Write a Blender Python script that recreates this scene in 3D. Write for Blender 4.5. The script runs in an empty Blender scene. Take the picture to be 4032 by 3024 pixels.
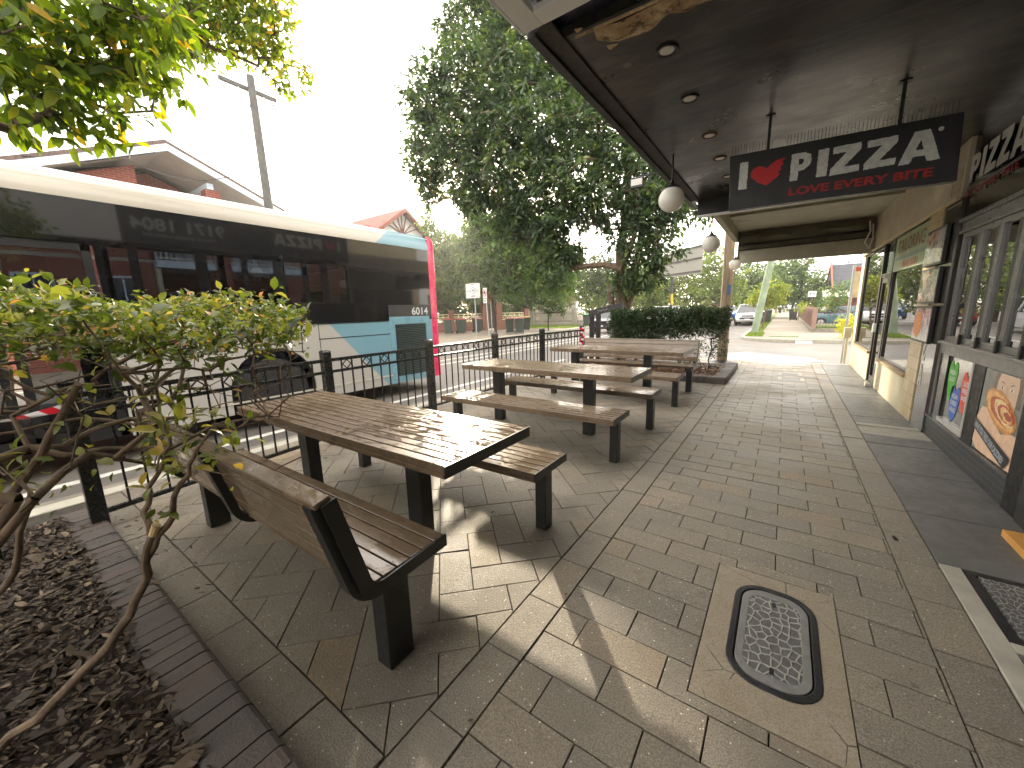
SUN_E=2.5; SKY_S=0.14; EXPO=1.82; SKY_VEIL=(11.4,10.6,9.6); HAZE=0.0012
import bpy, bmesh, math, random
import numpy as np
from mathutils import Vector, Matrix
PI = math.pi
SC = bpy.context.scene
COL = SC.collection
RNG = random.Random(7)

# ------------------------------------------------------------------ helpers
def tag(o, label=None, cat=None, group=None, kind=None):
    if label: o['label'] = label
    if cat: o['category'] = cat
    if group: o['group'] = group
    if kind: o['kind'] = kind
    return o

def empty(name, loc, label=None, cat=None, group=None):
    o = bpy.data.objects.new(name, None); COL.objects.link(o)
    o.location = loc; o.empty_display_size = 0.1
    return tag(o, label, cat, group)

class MB:
    """collects shapes into one mesh"""
    def __init__(s): s.v = []; s.f = []
    def add(s, vs, fs):
        n = len(s.v); s.v += [tuple(p) for p in vs]; s.f += [tuple(i+n for i in f) for f in fs]; return s
    def box(s, x0, x1, y0, y1, z0, z1):
        return s.add([(x0,y0,z0),(x1,y0,z0),(x1,y1,z0),(x0,y1,z0),(x0,y0,z1),(x1,y0,z1),(x1,y1,z1),(x0,y1,z1)],
                     [(0,3,2,1),(4,5,6,7),(0,1,5,4),(1,2,6,5),(2,3,7,6),(3,0,4,7)])
    def tbox(s, x0, x1, y0, y1, z0, z1, tx, ty):
        """box whose top is inset by tx, ty"""
        return s.add([(x0,y0,z0),(x1,y0,z0),(x1,y1,z0),(x0,y1,z0),(x0+tx,y0+ty,z1),(x1-tx,y0+ty,z1),(x1-tx,y1-ty,z1),(x0+tx,y1-ty,z1)],
                     [(0,3,2,1),(4,5,6,7),(0,1,5,4),(1,2,6,5),(2,3,7,6),(3,0,4,7)])
    def bar(s, p, q, w, h=None, up=(0,0,1)):
        """rectangular bar from p to q"""
        h = h or w; p = Vector(p); q = Vector(q); d = (q-p).normalized(); up = Vector(up)
        if abs(d.dot(up)) > .99: up = Vector((0,1,0))
        a = d.cross(up).normalized()*w/2; b = a.cross(d).normalized()*h/2
        vs = [p-a-b, p+a-b, p+a+b, p-a+b, q-a-b, q+a-b, q+a+b, q-a+b]
        return s.add(vs, [(0,3,2,1),(4,5,6,7),(0,1,5,4),(1,2,6,5),(2,3,7,6),(3,0,4,7)])
    def poly(s, pts, d):
        """flat polygon pts extruded by vector d"""
        n = len(pts); d = Vector(d); P = [Vector(p) for p in pts]
        vs = P + [p+d for p in P]
        fs = [tuple(range(n-1,-1,-1)), tuple(range(n,2*n))] + [(i,(i+1)%n,(i+1)%n+n,i+n) for i in range(n)]
        return s.add(vs, fs)
    def face(s, pts): return s.add(pts, [tuple(range(len(pts)))])
    def tube(s, pts, rad, n=8, caps=True):
        pts = [Vector(p) for p in pts]
        if not hasattr(rad, '__len__'): rad = [rad]*len(pts)
        vs = []; prev = None
        for i, p in enumerate(pts):
            d = (pts[min(i+1,len(pts)-1)] - pts[max(i-1,0)])
            d = d.normalized() if d.length > 1e-9 else Vector((0,0,1))
            ref = prev if prev is not None else (Vector((0,0,1)) if abs(d.z) < .9 else Vector((1,0,0)))
            a = d.cross(ref).normalized(); b = a.cross(d).normalized(); prev = b
            for k in range(n):
                t = 2*PI*k/n; vs.append(p + (a*math.cos(t) + b*math.sin(t))*rad[i])
        fs = []
        for i in range(len(pts)-1):
            for k in range(n):
                k2 = (k+1) % n
                fs.append((i*n+k, i*n+k2, (i+1)*n+k2, (i+1)*n+k))
        if caps: fs += [tuple(range(n-1,-1,-1)), tuple(range((len(pts)-1)*n, len(pts)*n))]
        return s.add(vs, fs)
    def lathe(s, prof, c=(0,0,0), n=20, axis='z'):
        vs = []; c = Vector(c)
        for r, z in prof:
            for k in range(n):
                t = 2*PI*k/n; x, y = r*math.cos(t), r*math.sin(t)
                vs.append(c + Vector({'z':(x,y,z),'x':(z,x,y),'y':(x,z,y)}[axis]))
        fs = []
        for i in range(len(prof)-1):
            for k in range(n):
                k2 = (k+1)%n; fs.append((i*n+k, i*n+k2, (i+1)*n+k2, (i+1)*n+k))
        fs += [tuple(range(n-1,-1,-1)), tuple(range((len(prof)-1)*n, len(prof)*n))]
        return s.add(vs, fs)
    def sphere(s, c, r, n=16, m=10, sq=(1,1,1)):
        prof = [(max(r*math.sin(PI*i/m),1e-4), -r*math.cos(PI*i/m)) for i in range(m+1)]
        k = len(s.v); s.lathe(prof, (0,0,0), n)
        s.v[k:] = [(x*sq[0]+c[0], y*sq[1]+c[1], z*sq[2]+c[2]) for x,y,z in s.v[k:]]
        return s
    def build(s, name, mat, parent=None, bevel=0, smooth=False, world=True, seg=2):
        me = bpy.data.meshes.new(name)
        vs = s.v
        if parent is not None and world:
            l = root_loc(parent)
            vs = [(x-l[0], y-l[1], z-l[2]) for x,y,z in vs]
        me.from_pydata(vs, [], s.f)
        mats = mat if isinstance(mat, (list,tuple)) else [mat]
        for m in mats: me.materials.append(m)
        bm = bmesh.new(); bm.from_mesh(me); bmesh.ops.recalc_face_normals(bm, faces=bm.faces); bm.to_mesh(me); bm.free()
        o = bpy.data.objects.new(name, me); COL.objects.link(o)
        if parent is not None: o.parent = parent
        if smooth:
            me.polygons.foreach_set('use_smooth', [True]*len(me.polygons))
            try: me.set_sharp_from_angle(angle=math.radians(40))
            except Exception: pass
        if bevel:
            b = o.modifiers.new('bevel','BEVEL'); b.width = bevel; b.segments = seg; b.limit_method = 'ANGLE'; b.angle_limit = math.radians(40)
            b.harden_normals = False
        return o

def root_loc(o):
    l = Vector((0,0,0))
    while o is not None: l += Vector(o.location); o = o.parent
    return l

def struct(o): o['kind'] = 'structure'; return o

def copy_tree(o, parent=None):
    c = o.copy(); COL.objects.link(c); c.parent = parent
    for ch in [x for x in o.children]: copy_tree(ch, c)
    return c

def textmesh(name, txt, mat, parent, org, ux, uy, w=None, h=None, bold=0.0, ext=0.002, spacing=1.0, shear=0.0):
    """lettering filling a w x h box from org along ux (reading direction) and uy (up)"""
    cu = bpy.data.curves.new('t','FONT'); cu.body = txt; cu.size = 1; cu.offset = bold; cu.extrude = 0
    cu.space_character = spacing; cu.shear = shear; cu.align_x = 'LEFT'; cu.resolution_u = 4
    to = bpy.data.objects.new('t', cu); COL.objects.link(to)
    dg = bpy.context.evaluated_depsgraph_get(); dg.update()
    me = bpy.data.meshes.new_from_object(to.evaluated_get(dg))
    COL.objects.unlink(to); bpy.data.objects.remove(to)
    P = [v.co.copy() for v in me.vertices]
    F = [tuple(p.vertices) for p in me.polygons]; bpy.data.meshes.remove(me)
    x0 = min(p.x for p in P); x1 = max(p.x for p in P); y0 = min(p.y for p in P); y1 = max(p.y for p in P)
    sx = (w/(x1-x0)) if w else None; sy = (h/(y1-y0)) if h else None
    sx = sx or sy; sy = sy or sx
    ux = Vector(ux).normalized(); uy = Vector(uy).normalized(); org = Vector(org); nrm = ux.cross(uy)
    m = MB(); m.add([org + ux*(p.x-x0)*sx + uy*(p.y-y0)*sy + nrm*ext for p in P], F)
    return m.build(name, mat, parent)

def flat_letters(name, polys, mat, parent, org, ux, uy, ext=0.002, jit=0.0, seed=1):
    """polys: list of loops in metres (x,y); holes by even-odd fill"""
    r = random.Random(seed)
    cu = bpy.data.curves.new('t','CURVE'); cu.dimensions = '2D'; cu.fill_mode = 'BOTH'
    for lp in polys:
        pts = []
        for i in range(len(lp)):
            a = Vector(lp[i]); b = Vector(lp[(i+1)%len(lp)])
            n = max(1, int((b-a).length/max(jit*3.2, .004))) if jit else 1
            for k in range(n):
                p = a.lerp(b, k/n); pts.append((p.x + r.uniform(-jit,jit), p.y + r.uniform(-jit,jit)))
        sp = cu.splines.new('POLY'); sp.points.add(len(pts)-1); sp.use_cyclic_u = True
        for k, p in enumerate(pts): sp.points[k].co = (p[0], p[1], 0, 1)
    to = bpy.data.objects.new('t', cu); COL.objects.link(to)
    dg = bpy.context.evaluated_depsgraph_get(); dg.update()
    me = bpy.data.meshes.new_from_object(to.evaluated_get(dg))
    COL.objects.unlink(to); bpy.data.objects.remove(to)
    ux = Vector(ux); uy = Vector(uy); org = Vector(org); nrm = ux.cross(uy).normalized()
    m = MB(); m.add([org + ux*v.co.x + uy*v.co.y + nrm*ext for v in me.vertices], [tuple(p.vertices) for p in me.polygons])
    bpy.data.meshes.remove(me)
    return m.build(name, mat, parent)

def np_mesh(name, verts, faces_flat, nside, mat, parent=None, attr=None, smooth=False):
    """fast mesh: verts (N,3), faces (M,nside); attr: per-face float"""
    me = bpy.data.meshes.new(name)
    faces_flat = np.asarray(faces_flat).ravel(); n = len(verts); m = len(faces_flat)//nside
    if parent is not None: verts = verts - np.array(root_loc(parent))
    me.vertices.add(n); me.vertices.foreach_set('co', verts.astype(np.float32).ravel())
    me.loops.add(m*nside); me.loops.foreach_set('vertex_index', faces_flat.astype(np.int32).ravel())
    me.polygons.add(m); me.polygons.foreach_set('loop_start', (np.arange(m)*nside).astype(np.int32))
    me.update(calc_edges=True)
    if attr is not None:
        a = me.attributes.new('rnd','FLOAT','FACE'); a.data.foreach_set('value', attr.astype(np.float32))
    if smooth: me.polygons.foreach_set('use_smooth', [True]*m)
    me.materials.append(mat)
    o = bpy.data.objects.new(name, me); COL.objects.link(o)
    if parent is not None: o.parent = parent
    return o

# ------------------------------------------------------------------ materials
def srgb(r, g, b):
    f = lambda c: (c/12.92 if c <= .04045 else ((c+.055)/1.055)**2.4)
    return (f(r/255), f(g/255), f(b/255))

class NT:
    def __init__(s, name):
        s.m = bpy.data.materials.new(name); s.m.use_nodes = True; s.t = s.m.node_tree; s.t.nodes.clear()
        s.out = s.t.nodes.new('ShaderNodeOutputMaterial')
    def n(s, typ, **kw):
        nd = s.t.nodes.new('ShaderNode'+typ)
        for k, v in kw.items():
            if k.startswith('_'): setattr(nd, k[1:], v)
            else: 
                key = int(k[1:]) if k[0]=='i' and k[1:].isdigit() else k.replace('__',' ')
                s.set(nd.inputs[key], v)
        return nd
    def set(s, sock, v):
        if hasattr(v, 'node'): s.t.links.new(v, sock)
        elif isinstance(v, (tuple,list)) and len(v)==3 and sock.type=='RGBA': sock.default_value = (*v,1)
        else: sock.default_value = v
    def tc(s, kind='Object'): return s.n('TexCoord').outputs[kind]
    def noise(s, scale, detail=4, rough=.55, vec=None, dist=0):
        nd = s.n('TexNoise', Scale=scale, Detail=detail, Roughness=rough, Distortion=dist)
        s.set(nd.inputs['Vector'], vec if vec is not None else s.tc()); return nd.outputs['Fac']
    def vor(s, scale, vec=None, feature='F1', out='Distance', rnd=1.0, dim='3D'):
        nd = s.n('TexVoronoi', _voronoi_dimensions=dim, _feature=feature, Scale=scale, Randomness=rnd)
        s.set(nd.inputs['Vector'], vec if vec is not None else s.tc()); return nd.outputs[out]
    def ramp(s, fac, stops, interp='LINEAR'):
        nd = s.n('ValToRGB'); s.set(nd.inputs['Fac'], fac); cr = nd.color_ramp; cr.interpolation = interp
        while len(cr.elements) > 1: cr.elements.remove(cr.elements[-1])
        for i, (p, c) in enumerate(stops):
            e = cr.elements[0] if i == 0 else cr.elements.new(p)
            e.position = p; e.color = (c,c,c,1) if not hasattr(c,'__len__') else (*c,1)
        return nd.outputs['Color']
    def mix(s, fac, a, b, typ='MIX'):
        nd = s.n('Mix', _data_type='RGBA', _blend_type=typ); s.set(nd.inputs[0], fac)
        s.set(nd.inputs[6], a); s.set(nd.inputs[7], b); return nd.outputs[2]
    def math(s, op, a, b=0.0, c=0.0, clamp=False):
        nd = s.n('Math', _operation=op, _use_clamp=clamp); s.set(nd.inputs[0], a); s.set(nd.inputs[1], b)
        if op in ('MULTIPLY_ADD','SMOOTHSTEP','COMPARE'): s.set(nd.inputs[2], c)
        return nd.outputs[0]
    def rng(s, v, a, b, c=0., d=1.):
        nd = s.n('MapRange'); s.set(nd.inputs[0], v)
        for i, x in enumerate((a,b,c,d)): s.set(nd.inputs[i+1], x)
        return nd.outputs[0]
    def bump(s, h, strength=.3, dist=.01, normal=None):
        nd = s.n('Bump', Strength=strength, Distance=dist, Height=h)
        if normal is not None: s.set(nd.inputs['Normal'], normal)
        return nd.outputs['Normal']
    def bsdf(s, col, rough=.5, metal=0., normal=None, spec=None, coat=0., coat_rough=.1, ior=None):
        b = s.n('BsdfPrincipled'); s.set(b.inputs['Base Color'], col); s.set(b.inputs['Roughness'], rough)
        s.set(b.inputs['Metallic'], metal)
        if spec is not None: s.set(b.inputs['Specular IOR Level'], spec)
        if coat: s.set(b.inputs['Coat Weight'], coat); s.set(b.inputs['Coat Roughness'], coat_rough)
        if normal is not None: s.set(b.inputs['Normal'], normal)
        if ior: s.set(b.inputs['IOR'], ior)
        return b.outputs[0]
    def done(s, sh): s.t.links.new(sh, s.out.inputs['Surface']); return s.m

def pbr(name, col, rough=.5, metal=0., var=.12, scale=6., bump=0., bscale=60., spec=None, coat=0., dirt=0., rv=.1):
    """painted / plain surface with uneven tone, worn gloss and fine relief"""
    k = NT(name); f = k.noise(scale, 5, .6); g = k.noise(scale*7, 3, .6)
    lo = tuple(c*(1-var) for c in col); hi = tuple(min(1,c*(1+var)) for c in col)
    c = k.mix(k.rng(f,.3,.7), lo, hi)
    if dirt:
        d = k.rng(k.noise(scale*.6, 8, .7), .48, .72, 0, dirt)
        c = k.mix(d, c, tuple(x*.35+.02 for x in col))
    r = k.rng(g, .3, .7, max(.02, rough-rv), min(1, rough+rv))
    nrm = k.bump(k.noise(bscale, 3), bump, .004) if bump else None
    return k.done(k.bsdf(c, r, metal, nrm, spec, coat))

def brick_mat(name, c1, c2, mortar, plane='yz', sx=1., rough=.8, bw=.23, bh=.075):
    k = NT(name); g = k.n('NewGeometry').outputs['Position']
    sp = k.n('SeparateXYZ', Vector=g); cb = k.n('CombineXYZ')
    a, b = {'yz':('Y','Z'), 'xz':('X','Z'), 'diag':('D','Z')}[plane]
    src = k.math('MULTIPLY_ADD', sp.outputs['X'], .443, k.math('MULTIPLY', sp.outputs['Y'], .896)) if a=='D' else sp.outputs[a]
    k.set(cb.inputs['X'], src); k.set(cb.inputs['Y'], sp.outputs[b])
    br = k.n('TexBrick', Scale=1.0, Mortar__Size=.008, Brick__Width=bw, Row__Height=bh, Mortar__Smooth=.1, Bias=0.0)
    k.set(br.inputs['Vector'], cb.outputs[0]); k.set(br.inputs['Color1'], c1); k.set(br.inputs['Color2'], c2); k.set(br.inputs['Mortar'], mortar)
    c = k.mix(k.rng(k.noise(1.5,6),.3,.7,0,.35), br.outputs['Color'], tuple(x*.5 for x in c1))
    return k.done(k.bsdf(c, rough, 0, k.bump(br.outputs['Fac'], -.4, .006)))

def leaf_mat(name, stops, trans=.45, rough=.4, tcol=(1.3,1.5,.5)):
    """leaf: tone from the per-leaf random value; thin, so light passes through"""
    k = NT(name); a = k.n('Attribute', _attribute_name='rnd').outputs['Fac']
    c = k.ramp(a, stops)
    c = k.mix(k.rng(k.noise(25,2),.3,.7,0,.25), c, (.02,.03,.01))
    b = k.bsdf(c, rough, 0, None, .5)
    tr = k.n('BsdfTranslucent'); k.set(tr.inputs['Color'], k.mix(1.0, c, tcol, 'MULTIPLY'))
    m = k.n('MixShader'); k.set(m.inputs[0], trans); k.set(m.inputs[1], b); k.set(m.inputs[2], tr.outputs[0])
    return k.done(m.outputs[0])

def glass_mat(name, tint=(.5,.5,.5), ior=1.6, rough=.02, base=.0):
    k = NT(name)
    fr = k.n('Fresnel', IOR=ior).outputs[0]
    fac = k.math('ADD', fr, base, clamp=True)
    g = k.n('BsdfGlossy', Roughness=rough); k.set(g.inputs['Color'], (.95,.95,.95))
    nz = k.bump(k.noise(1.3,1), .02, .02); k.set(g.inputs['Normal'], nz)
    t = k.n('BsdfTransparent'); k.set(t.inputs['Color'], tint)
    m = k.n('MixShader'); k.set(m.inputs[0], fac); k.set(m.inputs[1], t.outputs[0]); k.set(m.inputs[2], g.outputs[0])
    return k.done(m.outputs[0])

M = {}
def wetslat():
    k = NT('recycled timber slat, wet'); o = k.tc()
    f = k.noise(3,5); grain_v = k.n('Mapping', Vector=o, Scale=(1.2,40,40)).outputs[0]
    g = k.noise(6,4,.6,grain_v)
    c = k.mix(k.rng(g,.3,.7), srgb(108,92,75), srgb(124,107,88)); c = k.mix(k.rng(f,.35,.65,0,.3), c, srgb(92,78,63))
    pud = k.noise(9, 4, .62, k.n('Mapping', Vector=o, Scale=(1.0,1.9,1)).outputs[0], .4)
    blob = k.noise(1.7, 2, .5)
    wet = k.rng(k.math('ADD', pud, k.math('MULTIPLY', blob, .45)), .712, .727)
    c = k.mix(wet, c, k.mix(.18, c, (0.02,.015,.01)))
    r = k.rng(wet, 0, 1, .21, .04)
    n = k.bump(k.math('ADD', wet, k.math('MULTIPLY', g, .08)), .6, .0025)
    return k.done(k.bsdf(c, r, 0, n, .6))
M['slat'] = wetslat()
M['steel'] = pbr('black powder coated steel', (.012,.013,.013), .38, 0., .3, 5, .15, 120)
M['fence'] = pbr('black gloss fence paint', (.010,.011,.010), .3, 0., .3, 7, .1, 90)
M['bark'] = pbr('grey brown bark', srgb(102,86,70), .85, 0., .45, 14, .9, 40)
M['bark_dark'] = pbr('dark bark', srgb(66,56,48), .85, 0., .4, 5, .9, 22)
M['white'] = pbr('white paint', (.72,.73,.72), .5, 0, .06, 4)
M['black'] = pbr('black board', (.006,.006,.007), .45, 0, .3, 3)
M['blackgloss'] = pbr('black gloss panel', (.008,.008,.009), .12, 0, .3, 3, spec=.8)
M['dark'] = pbr('dark interior', (.012,.012,.012), .8)
M['alu'] = pbr('anodised aluminium', (.15,.15,.145), .35, .6, .1, 3)
M['alu_dark'] = pbr('bronze anodised frame', (.03,.025,.022), .35, .4, .1, 3)
M['concrete'] = pbr('concrete', srgb(128,122,112), .72, 0, .22, 3, .4, 90, dirt=.35)
M['concrete_light'] = pbr('pale concrete', srgb(168,164,152), .7, 0, .15, 6, .4, 90, dirt=.2)
M['galv'] = pbr('galvanised pole', (.36,.38,.39), .45, .5, .12, 8)
M['sign_white'] = pbr('sign face white', (.68,.69,.70), .35, 0, .05, 3)
M['red'] = pbr('red paint', srgb(200,40,40), .4, 0, .1, 3)
M['ink'] = pbr('black ink', (.015,.015,.02), .4)
def asphalt():
    k = NT('asphalt'); o = k.n('NewGeometry').outputs['Position']
    f = k.noise(.35,6,.6,o); sp = k.noise(160,2,.6,o); cr = k.vor(.35, k.n('VectorMath',_operation='ADD').outputs[0] if False else o, 'DISTANCE_TO_EDGE')
    c = k.mix(k.rng(f,.3,.7), srgb(92,88,84), srgb(122,116,108))
    c = k.mix(k.rng(sp,.35,.65,0,.55), c, srgb(60,60,60))
    c = k.mix(k.rng(k.vor(140, o),.0,.25,.5,0), c, srgb(170,166,158))
    c = k.mix(k.rng(k.noise(.9,7,.7,o),.58,.66,0,.35), c, srgb(66,63,60))
    return k.done(k.bsdf(c, k.rng(f,.35,.65,.42,.7), 0, k.bump(sp,.7,.006)))
M['asphalt'] = asphalt()
def footpath_mat():
    k = NT('worn asphalt footpath'); o = k.n('NewGeometry').outputs['Position']
    f = k.noise(.5,6,.6,o); sp = k.noise(120,2,.6,o)
    c = k.mix(k.rng(f,.3,.7), srgb(120,110,98), srgb(150,140,124))
    c = k.mix(k.rng(sp,.35,.65,0,.4), c, srgb(84,78,70))
    return k.done(k.bsdf(c, .75, 0, k.bump(sp,.5,.006)))
M['path'] = footpath_mat()
def paver_mat():
    """stone-faced concrete paver: speckle of pale and dark grit, tone per paver, damp sheen"""
    k = NT('granite faced paver'); o = k.n('NewGeometry').outputs['Position']
    a = k.n('Attribute', _attribute_name='rnd').outputs['Fac']
    f = k.noise(2.2,6,.62,o); sp = k.noise(150,3,.75,o)
    c = k.ramp(a, [(0,srgb(144,137,124)),(.3,srgb(154,145,130)),(.6,srgb(161,151,134)),(.85,srgb(170,157,136)),(.97,srgb(168,148,118))])
    c = k.mix(k.rng(f,.35,.68,0,.35), c, srgb(108,104,98))
    c = k.mix(k.rng(sp,.36,.60,0,.62), c, srgb(80,74,66))
    dk = k.vor(85, o); pk = k.rng(dk, .12,.24, 1, 0); sel = k.rng(k.noise(60,1,.5,o),.5,.6)
    c = k.mix(k.math('MULTIPLY', k.math('MULTIPLY', pk, sel), k.rng(a,.35,1,.25,.95)), c, srgb(48,42,40))
    wt = k.vor(44, k.n('Mapping', Vector=o, Location=(3.3,1.2,.4)).outputs[0]); ws = k.rng(k.noise(23,1,.5,o),.52,.56)
    wf = k.math('MULTIPLY', k.rng(wt,.11,.16,1,0), ws)
    c = k.mix(wf, c, srgb(232,226,212))
    gm = k.vor(2.3, k.n('Mapping', Vector=o, Location=(7.3,2.2,0)).outputs[0]); c = k.mix(k.rng(gm,.028,.036,.55,0), c, srgb(52,48,46))
    ed = k.rng(k.noise(7,5,.7,o),.56,.66,0,.35); c = k.mix(ed, c, srgb(104,92,72))
    damp = k.rng(k.noise(1.1,4,.6,o),.4,.62)
    c = k.mix(k.math('MULTIPLY',damp,.20), c, (.04,.034,.028))
    r = k.math('ADD', k.rng(damp,0,1,.58,.30), k.rng(sp,.3,.7,-.1,.12))
    n = k.bump(sp, 1.0, .007)
    n = k.bump(k.noise(18,3,.5,o), .35, .008, n)
    return k.done(k.bsdf(c, r, 0, n, .55))
M['paver'] = paver_mat()
M['grout'] = pbr('dark joint sand', (.035,.029,.023), .95, 0, .6, 9)
def brickedge():
    k = NT('bullnose brick'); o = k.n('NewGeometry').outputs['Position']
    a = k.n('Attribute', _attribute_name='rnd').outputs['Fac']
    c = k.ramp(a, [(0,srgb(74,69,66)),(.6,srgb(82,75,71)),(1,srgb(88,76,71))])
    c = k.mix(k.rng(k.noise(9,5,.6,o),.35,.7,0,.6), c, srgb(80,76,72))
    return k.done(k.bsdf(c, .7, 0, k.bump(k.noise(90,3,.6,o), .6, .005)))
M['brickedge'] = brickedge()
M['mulch_soil'] = pbr('dark mulch soil', (.022,.014,.010), .95, 0, .5, 25, 1., 60)
def chips():
    k = NT('bark chip'); a = k.n('Attribute', _attribute_name='rnd').outputs['Fac']
    c = k.ramp(a, [(0,(.022,.014,.009)),(.35,(.06,.042,.026)),(.62,(.12,.088,.055)),(.84,(.20,.145,.09)),(.95,(.34,.27,.17)),(1,(.62,.55,.40))])
    return k.done(k.bsdf(c, .7))
M['chips'] = chips()
# ------------------------------------------------------------------ ground
M['dirt'] = pbr('bare verge soil', srgb(92,84,60), .95, 0, .35, .7, .5, 8)
m = MB(); m.face([(-150,-100,-.17),(150,-100,-.17),(150,250,-.17),(-150,250,-.17)])
struct(m.build('ground', M['dirt']))
m = MB(); m.face([(-13.3,-90,-.12),(120,-90,-.12),(120,245,-.12),(-13.3,245,-.12)])
struct(m.build('road', M['asphalt']))
M['line'] = pbr('worn road paint', srgb(205,203,196), .6, 0, .15, 9, .4, 80, dirt=.5)
m = MB()
m.box(-5.72,-5.60,-60,11,-.125,-.116)
for x in (-8.55,-9.25): m.box(x-.05,x+.05,6.5 if x>-9 else -60,30,-.125,-.116)
m.box(-4.3,-4.2,12.4,26,-.125,-.116)
m.box(-4.0,-1.9,13.8,13.9,-.125,-.116)
for i in range(9): m.box(-3.35,-3.25,40+i*6,43+i*6,-.125,-.116)
struct(m.build('road_markings', M['line']))
# blocks
struct(MB().box(-4.62,80,-60,11.86,-.16,-.012).build('pavement_base', M['grout']))
struct(MB().box(-4.80,-4.62,-60,11.9,-.16,0).box(-4.62,60,11.86,12.0,-.16,-.004).build('kerb', M['concrete_light'], bevel=.02))
struct(MB().box(-5.25,-4.80,-60,11.9,-.125,-.112).build('gutter', M['concrete']))
struct(MB().box(-80,-13.45,-80,150,-.16,0).build('far_pavement', M['path']))
struct(MB().box(-13.45,-13.3,-80,150,-.16,.004).build('far_kerb', M['concrete_light'], bevel=.02))
def rcorner():
    pts = []
    for i in range(9):
        t = PI + (PI/2)*i/8; pts.append((-.1+1.5*math.cos(t), 21.4+1.9*math.sin(t)))
    return pts
pc = rcorner()
struct(MB().poly([(x,y,-.16) for x,y in pc]+[(70,19.5,-.16),(70,150,-.16),(-1.6,150,-.16)], (0,0,.155)).build('side_street_pavement', M['path']))
m = MB()
oc=[(x-.012*(1 if i<9 else 0)*(-math.cos(PI+(PI/2)*i/8)),y+.012*math.sin(PI+(PI/2)*i/8)) for i,(x,y) in enumerate(pc)]
inn = [(x+.13*(1 if i<9 else 0)*(-math.cos(PI+(PI/2)*i/8))*1, y-.13*math.sin(PI+(PI/2)*i/8)) for i,(x,y) in enumerate(pc)]
for i in range(8):
    a,b,c,d = oc[i],oc[i+1],inn[i+1],inn[i]
    m.poly([(a[0],a[1],-.16),(b[0],b[1],-.16),(c[0],c[1],-.16),(d[0],d[1],-.16)],(0,0,.17))
m.box(-1.612,-1.47,21.4,90,-.16,.01); m.box(-.1,.45,19.488,19.63,-.16,.01); m.box(1.0,40,19.488,19.63,-.16,.01); m.add([(.45,19.2,-.119),(1.0,19.2,-.119),(1.0,19.63,.01),(.45,19.63,.01)],[(0,1,2,3)])
struct(m.build('side_street_kerb', M['concrete_light']))
def grass_mat():
    k = NT('mown grass'); o = k.n('NewGeometry').outputs['Position']
    c = k.mix(k.rng(k.noise(.8,6,.7,o),.3,.7), srgb(70,92,26), srgb(120,140,38))
    c = k.mix(k.rng(k.noise(60,2,.7,o),.35,.65,0,.5), c, srgb(44,60,20))
    b = k.bsdf(c,.9,0,k.bump(k.noise(70,2,.7,o),1.,.03)); return k.done(b)
M['grass'] = grass_mat()
m = MB(); m.box(1.45,12,25.3,33,-.02,.02); m.box(-1.47,-.75,21.2,24.3,-.02,.012); m.box(-1.47,-.9,25.3,80,-.02,.012); m.box(-20,-13.9,27.4,33,-.02,.02)
m.box(-.5,.6,21.2,21.5,-.02,.008)
tag(m.build('lawn', M['grass']), kind='structure')
pr=random.Random(12); pts=[]
for i in range(26):
    t=2*PI*i/26; q=pr.uniform(.8,1.15); pts.append((-.35+1.25*q*math.cos(t)-.3*math.sin(t),13.6+1.3*q*math.sin(t),-.114))
m=MB(); m.face(pts); struct(m.build('road_patch',pbr('gravelly worn patch',srgb(176,172,160),.75,0,.4,14,1.,60)))
# blades along the nearest lawn edges
def blades(name, rects, n, hh, seed):
    r = np.random.RandomState(seed); V=[];A=[]
    for (x0,x1,y0,y1),k in zip(rects,n):
        x = r.uniform(x0,x1,k); y = r.uniform(y0,y1,k); h = r.uniform(.4,1,k)*hh; a = r.uniform(0,6.28,k); w = .012
        dx,dy = np.cos(a)*w, np.sin(a)*w; lx,ly = r.normal(0,.4,k)*h, r.normal(0,.4,k)*h
        V.append(np.stack([np.stack([x-dx,y-dy,0*x],1),np.stack([x+dx,y+dy,0*x],1),np.stack([x+lx,y+ly,h],1)],1)); A.append(r.uniform(0,1,k))
    V=np.concatenate(V); A=np.concatenate(A)
    return np_mesh(name, V.reshape(-1,3), np.arange(len(V)*3), 3, M['grassblade'], attr=A)
M['grassblade'] = leaf_mat('grass blade', [(0,srgb(70,96,26)),(.6,srgb(110,134,36)),(1,srgb(160,160,70))], .4)
tag(blades('grass', [(1.5,9,25.4,30),(-1.45,-.8,21.3,24.2),(-1.45,-.9,25.3,45),(-20,-14,27.5,32.5)],[9000,1400,3000,9000],.09,3), kind='stuff')

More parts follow.
